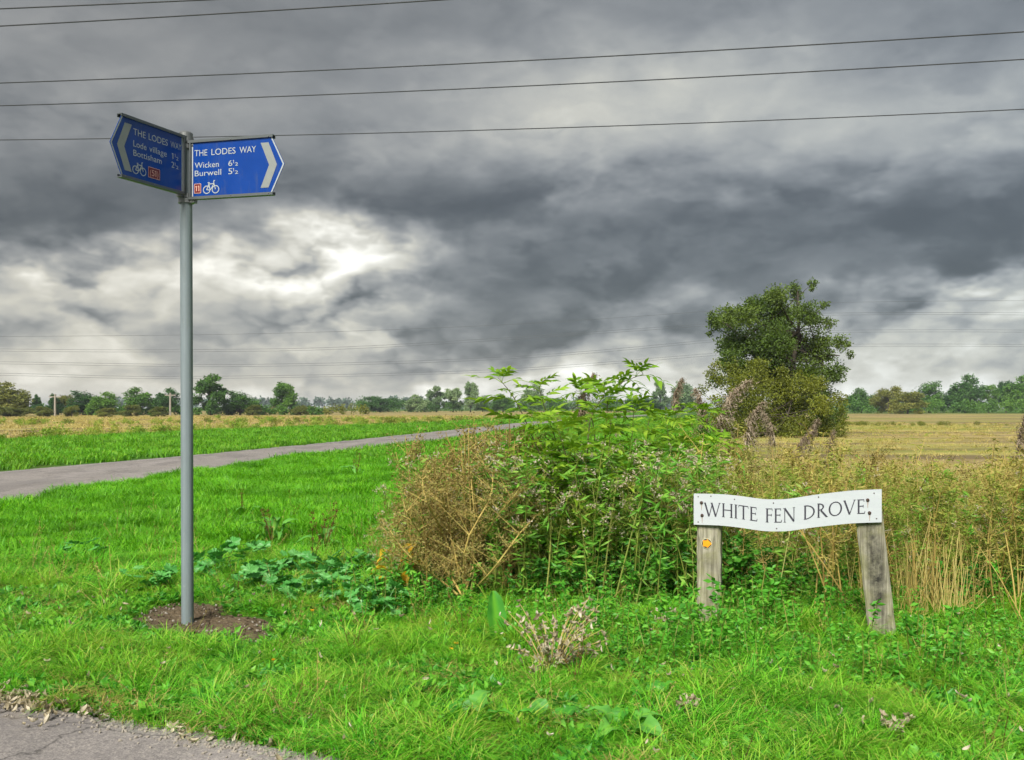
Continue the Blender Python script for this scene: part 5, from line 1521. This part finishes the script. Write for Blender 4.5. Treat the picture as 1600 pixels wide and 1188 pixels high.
leaf_plant('burdock', 735, 1150, 'broad leaved plant in the grass at the bottom middle', 'plant', 'broad leaved plants', BURD, 13, .18, (.0, .9), .9, .06)
leaf_plant('burdock', 862, 1148, 'smaller broad leaved plant right of the bottom middle one', 'plant', 'broad leaved plants', BURD, 9, .14, (.0, .8), .7, .06)
leaf_plant('burdock', 965, 1158, 'yellowish broad leaved plant near the bottom, right of the other two', 'plant', 'broad leaved plants', BURD, 10, .16, (.0, .9), .9, .06)
leaf_plant('burdock', 1020, 1110, 'low leafy plant below the withered grey one', 'plant', 'broad leaved plants', BURD, 8, .14, (.0, .8), .65, .06)
def dock(px, py, lab, nl, spikes, sc):
    t = leaf_plant('dock', px, py, lab, 'dock plant', 'dock plants', DOCK, nl, .2, (.0, .9), sc * 1.2, .12)
    b = Vector(WLOC[t.name])
    for i in range(spikes):
        e = b + Vector((random.uniform(-.12, .18), random.uniform(-.1, .1), random.uniform(.36, .52)))
        sp = smooth_path([b, (b + e) / 2 + Vector((random.uniform(-.02, .02), 0, 0)), e], 7)
        mb = MB(); tube(mb, sp, np.linspace(.004, .0015, 7), 5, .2)
        q = sp[rng.integers(3, 7, 60)] + rng.normal(0, .010, (60, 3)); leaf_cloud(mb, q, .016, .011, None, 1)
        mb.obj('seed_spike', M['dockseed'], t)
dock(425, 850, 'dock with grey green leaves and reddish spikes behind the pole', 9, 3, .85)
dock(505, 862, 'dock with dark branching seed spikes left of the brown bush', 6, 5, .7)
dock(380, 815, 'thin reddish dock right beside the pole, further back', 4, 2, .7)
dock(556, 745, 'dark brown weed clump alone in the far grass', 6, 6, 1.0)
dock(488, 900, 'small dock with one dark spike among the mallows', 3, 2, .6)
# the single upright leaf before the brown bush
x, y = gr(776, 1012)
t = root('horseradish', (x, y, 0), 'single large upright bright green leaf before the brown bush', 'plant')
HR = big_leaf_mesh('leaf', M['weed'], .27, .115, .10, .15, .06, 'strap', 9, 5, .12)
put_part(t, 'leaf', HR, (x, y, .0), PI / 2 + .35, 1.38, .15, 1.15)
put_part(t, 'leaf', HR, (x + .03, y, .0), .6, .9, .3, .6)
put_part(t, 'leaf', HR, (x - .02, y + .03, .0), 3.6, .8, -.3, .55)
# yellowing plant at the left foot of the thicket
YL = [big_leaf_mesh('leaf', M['yellowleaf'], .12, .085, .5, .2, .05), big_leaf_mesh('leaf', M['yellowleaf'], .15, .09, .6, .25, .06)]
t = root('yellowed_plant', (*gr(618, 945), 0), 'plant with yellow and orange dying leaves at the thicket edge', 'plant')
b = Vector(WLOC[t.name])
for i in range(4):
    e = b + Vector((random.uniform(-.12, .14), random.uniform(-.08, .1), random.uniform(.26, .46)))
    sp = smooth_path([b, (b + e) / 2, e], 6); mb = MB(); tube(mb, sp, .0035, 5, .5); mb.obj('stem', M['stalk'], t)
    for k in range(4): put_part(t, 'leaf', random.choice(YL), sp[2 + k], random.uniform(0, 6.28), random.uniform(-.6, .3), 0, random.uniform(.6, 1.0))
# mallows left of the thicket
MAL = [round_leaf_mesh('leaf', M['mallow'], .058, i) for i in range(4)]
ml = [(335, 905, 'mallow clump close behind the pole foot', 16), (380, 880, 'mallow clump right of the pole, in the back row', 16), (410, 925, 'mallow clump above the right end of the bare soil', 20), (455, 905, 'mallow clump in the middle of the patch, back row', 20),
      (470, 945, 'mallow clump in the front row, right of the bare soil', 20), (515, 925, 'mallow clump in the middle of the patch, front row', 22), (545, 900, 'mallow clump in the back row beside the yellow leaves', 20), (560, 950, 'mallow clump in the front row below the yellow leaves', 22), (600, 965, 'rightmost mallow clump before the brown bush', 20), (225, 930, 'mallow clump left of the pole foot', 14), (120, 880, 'lone mallow clump far left in the verge', 12)]
random.seed(77)
for px, py, lab, n in ml:
    x, y = gr(px, py)
    t = root('mallow', (x, y, 0), lab, 'plant', 'mallow clumps')
    for i in range(int(n * 1.25)):
        r = .20 * math.sqrt(random.random()); a = random.uniform(0, 6.28)
        put_part(t, 'leaf', random.choice(MAL), (x + r * math.cos(a) * 1.25, y + r * math.sin(a), random.uniform(.10, .24) * (1 - r)), random.uniform(0, 6.28), random.uniform(-.5, .9), random.uniform(-.5, .5), random.uniform(.6, 1.2))
# withered plants
def withered(px, py, lab, n, h, wd):
    x, y = gr(px, py)
    t = root('withered_plant', (x, y, 0), lab, 'withered plant', 'withered grey plants')
    lv = MB(); b = np.array([x, y, 0])
    for i in range(n):
        a = random.uniform(0, 6.28); r = random.uniform(.3, 1) * wd
        e = b + np.array([math.cos(a) * r, math.sin(a) * r * .6, h * random.uniform(.3, 1)])
        sp = smooth_path([b, (b + e) / 2 + [0, 0, h * .12], e], 8)
        mb = MB(); tube(mb, sp, np.linspace(.0045, .0016, 8), 5, .7); mb.obj('stem', M['straw'], t)
        for k in range(11):
            put_part(t, 'leaf', random.choice(lit), sp[random.randint(2, 7)] + np.array([0, 0, random.uniform(-.03, .01)]), random.uniform(0, 6.28), random.uniform(-1.2, .6), random.uniform(-1, 1), random.uniform(.5, 1.1))
withered(860, 1062, 'heap of withered grey brown stems and curled leaves before the thicket', 30, .42, .48)
withered(1075, 1142, 'small withered pale plant in the grass below the left sign post', 5, .16, .10)
withered(1395, 1172, 'withered grey plant at the bottom right below the leaning post', 7, .16, .12)
withered(1050, 985, 'grey withered flower heads just left of the left sign post', 5, .16, .14)
# tall dry stalks standing free in front of the ochre weeds
def dry(px0, py0, px1, py1, D, lab, mat='stalk', r=.0075):
    a = at(px0, py0, D); a.z = -.02; e = at(px1, py1, D + .12)
    m_ = a * .5 + e * .5 + Vector((random.uniform(-.015, .015), 0, 0))
    mb = MB(); tube(mb, smooth_path([a, m_, e], 8), np.linspace(r, r * .5, 8), 6, None)
    sp = smooth_path([a, m_, e], 8)
    t = root('dry_stalk', a, lab, 'stalk', 'dry stalks')
    mb.obj('stem', M[mat], t)
    lb = MB(); stalk_leaves(lb, sp, 14, .05, .007, .3, -.5); lb.obj('leaves', M['ochre' if mat == 'stalk' else 'olive'], t)['kind'] = 'stuff'
for args in ((1305, 1000, 1250, 820, 6.85, 'ochre stalk upright midway between the sign posts'), (1345, 1000, 1240, 815, 6.8, 'ochre stalk slanting left from the leaning post under the board'), (1290, 1000, 1280, 810, 6.9, 'ochre stalk just left of the leaning post, upright'),
             (1318, 1000, 1300, 830, 6.95, 'reddish stalk second from the leaning post'), (1272, 990, 1278, 800, 7.0, 'thick ochre stalk behind the slanting one'), (955, 950, 1010, 745, 7.05, 'long green stalk leaning right below the elder', 'gstem'),
             (938, 950, 965, 740, 7.1, 'green stalk standing left of the long leaning one', 'gstem'), (850, 955, 862, 790, 7.1, 'thin yellow green stalk left in the thicket middle', 'gstem'), (990, 950, 1016, 850, 7.0, 'short green stalk right of the long leaning one', 'gstem'),
             (1432, 1005, 1425, 850, 6.75, 'ochre stalk right of the leaning post'), (1455, 1005, 1462, 830, 6.8, 'ochre stalk left of the straw bunch'), (1590, 1000, 1570, 830, 6.8, 'ochre stalk at the right edge of the photo'),
             (1560, 1000, 1545, 860, 6.7, 'short ochre stalk between straw bunch and right edge')):
    dry(*args)
# bunch of pale straw right of the leaning post
x, y = (1480 - 800) / F * 6.6, 6.6
t = root('straw_bunch', (x, y, 0), 'upright bunch of pale straw stems right of the leaning post', 'straw')
for i in range(46):
    a = Vector((x + random.gauss(0, .07), y + random.gauss(0, .04), -.02)); dv = random.gauss(.02, .10)
    e = Vector((a.x + dv, a.y + random.gauss(0, .05), random.uniform(.22, .66)))
    mb = MB(); tube(mb, smooth_path([a, a * .5 + e * .5, e], 4), [.0032, .003, .0026, .002], 4, None); mb.obj('stem', M['straw'], t)
# yellow flowers
for px, py, z, lab in ((712, 1010, .10, 'yellow flower in the grass left of the withered heap'), (704, 1014, .08, 'lower yellow flower beside the other one'), (487, 960, .12, 'tiny yellow flower at the front of the mallows'), (426, 1035, .09, 'tiny yellow flower below the bare soil'), (298, 925, .12, 'tiny yellow flower beside the pole foot')):
    x, y = gr(px, py + 22)
    t = root('yellow_flower', (x, y, 0), lab, 'flower', 'yellow flowers')
    mb = MB(); tube(mb, [(x, y, 0), (x + .005, y, z)], .0015, 4, .5); mb.obj('stem', M['gstem'], t)
    mb = MB(); n = 40; th = rng.uniform(0, 6.28, n); leaf_cloud(mb, np.tile([x + .005, y, z], (n, 1)), .014, .006, np.c_[np.cos(th), np.sin(th), rng.uniform(.1, 1, n)], .1); mb.obj('petals', M['flower'], t)


# ------------------------------------------------------------------ the air
hz = MB(); box(hz, (0, 2220, 8.0), (6100, 4660, 18.0))
m, gg, out = new_mat('thin_haze')
pv = gg.node('ShaderNodeVolumePrincipled')
pv.inputs['Color'].default_value = (.80, .88, 1.0, 1)
pv.inputs['Density'].default_value = 0.0003
pv.inputs['Anisotropy'].default_value = 0.2
gg.t.links.new(pv.outputs[0], out.inputs['Volume'])
tag(hz.obj('haze', m), 'thin pale haze that fades the distant trees', 'haze', kind='stuff')
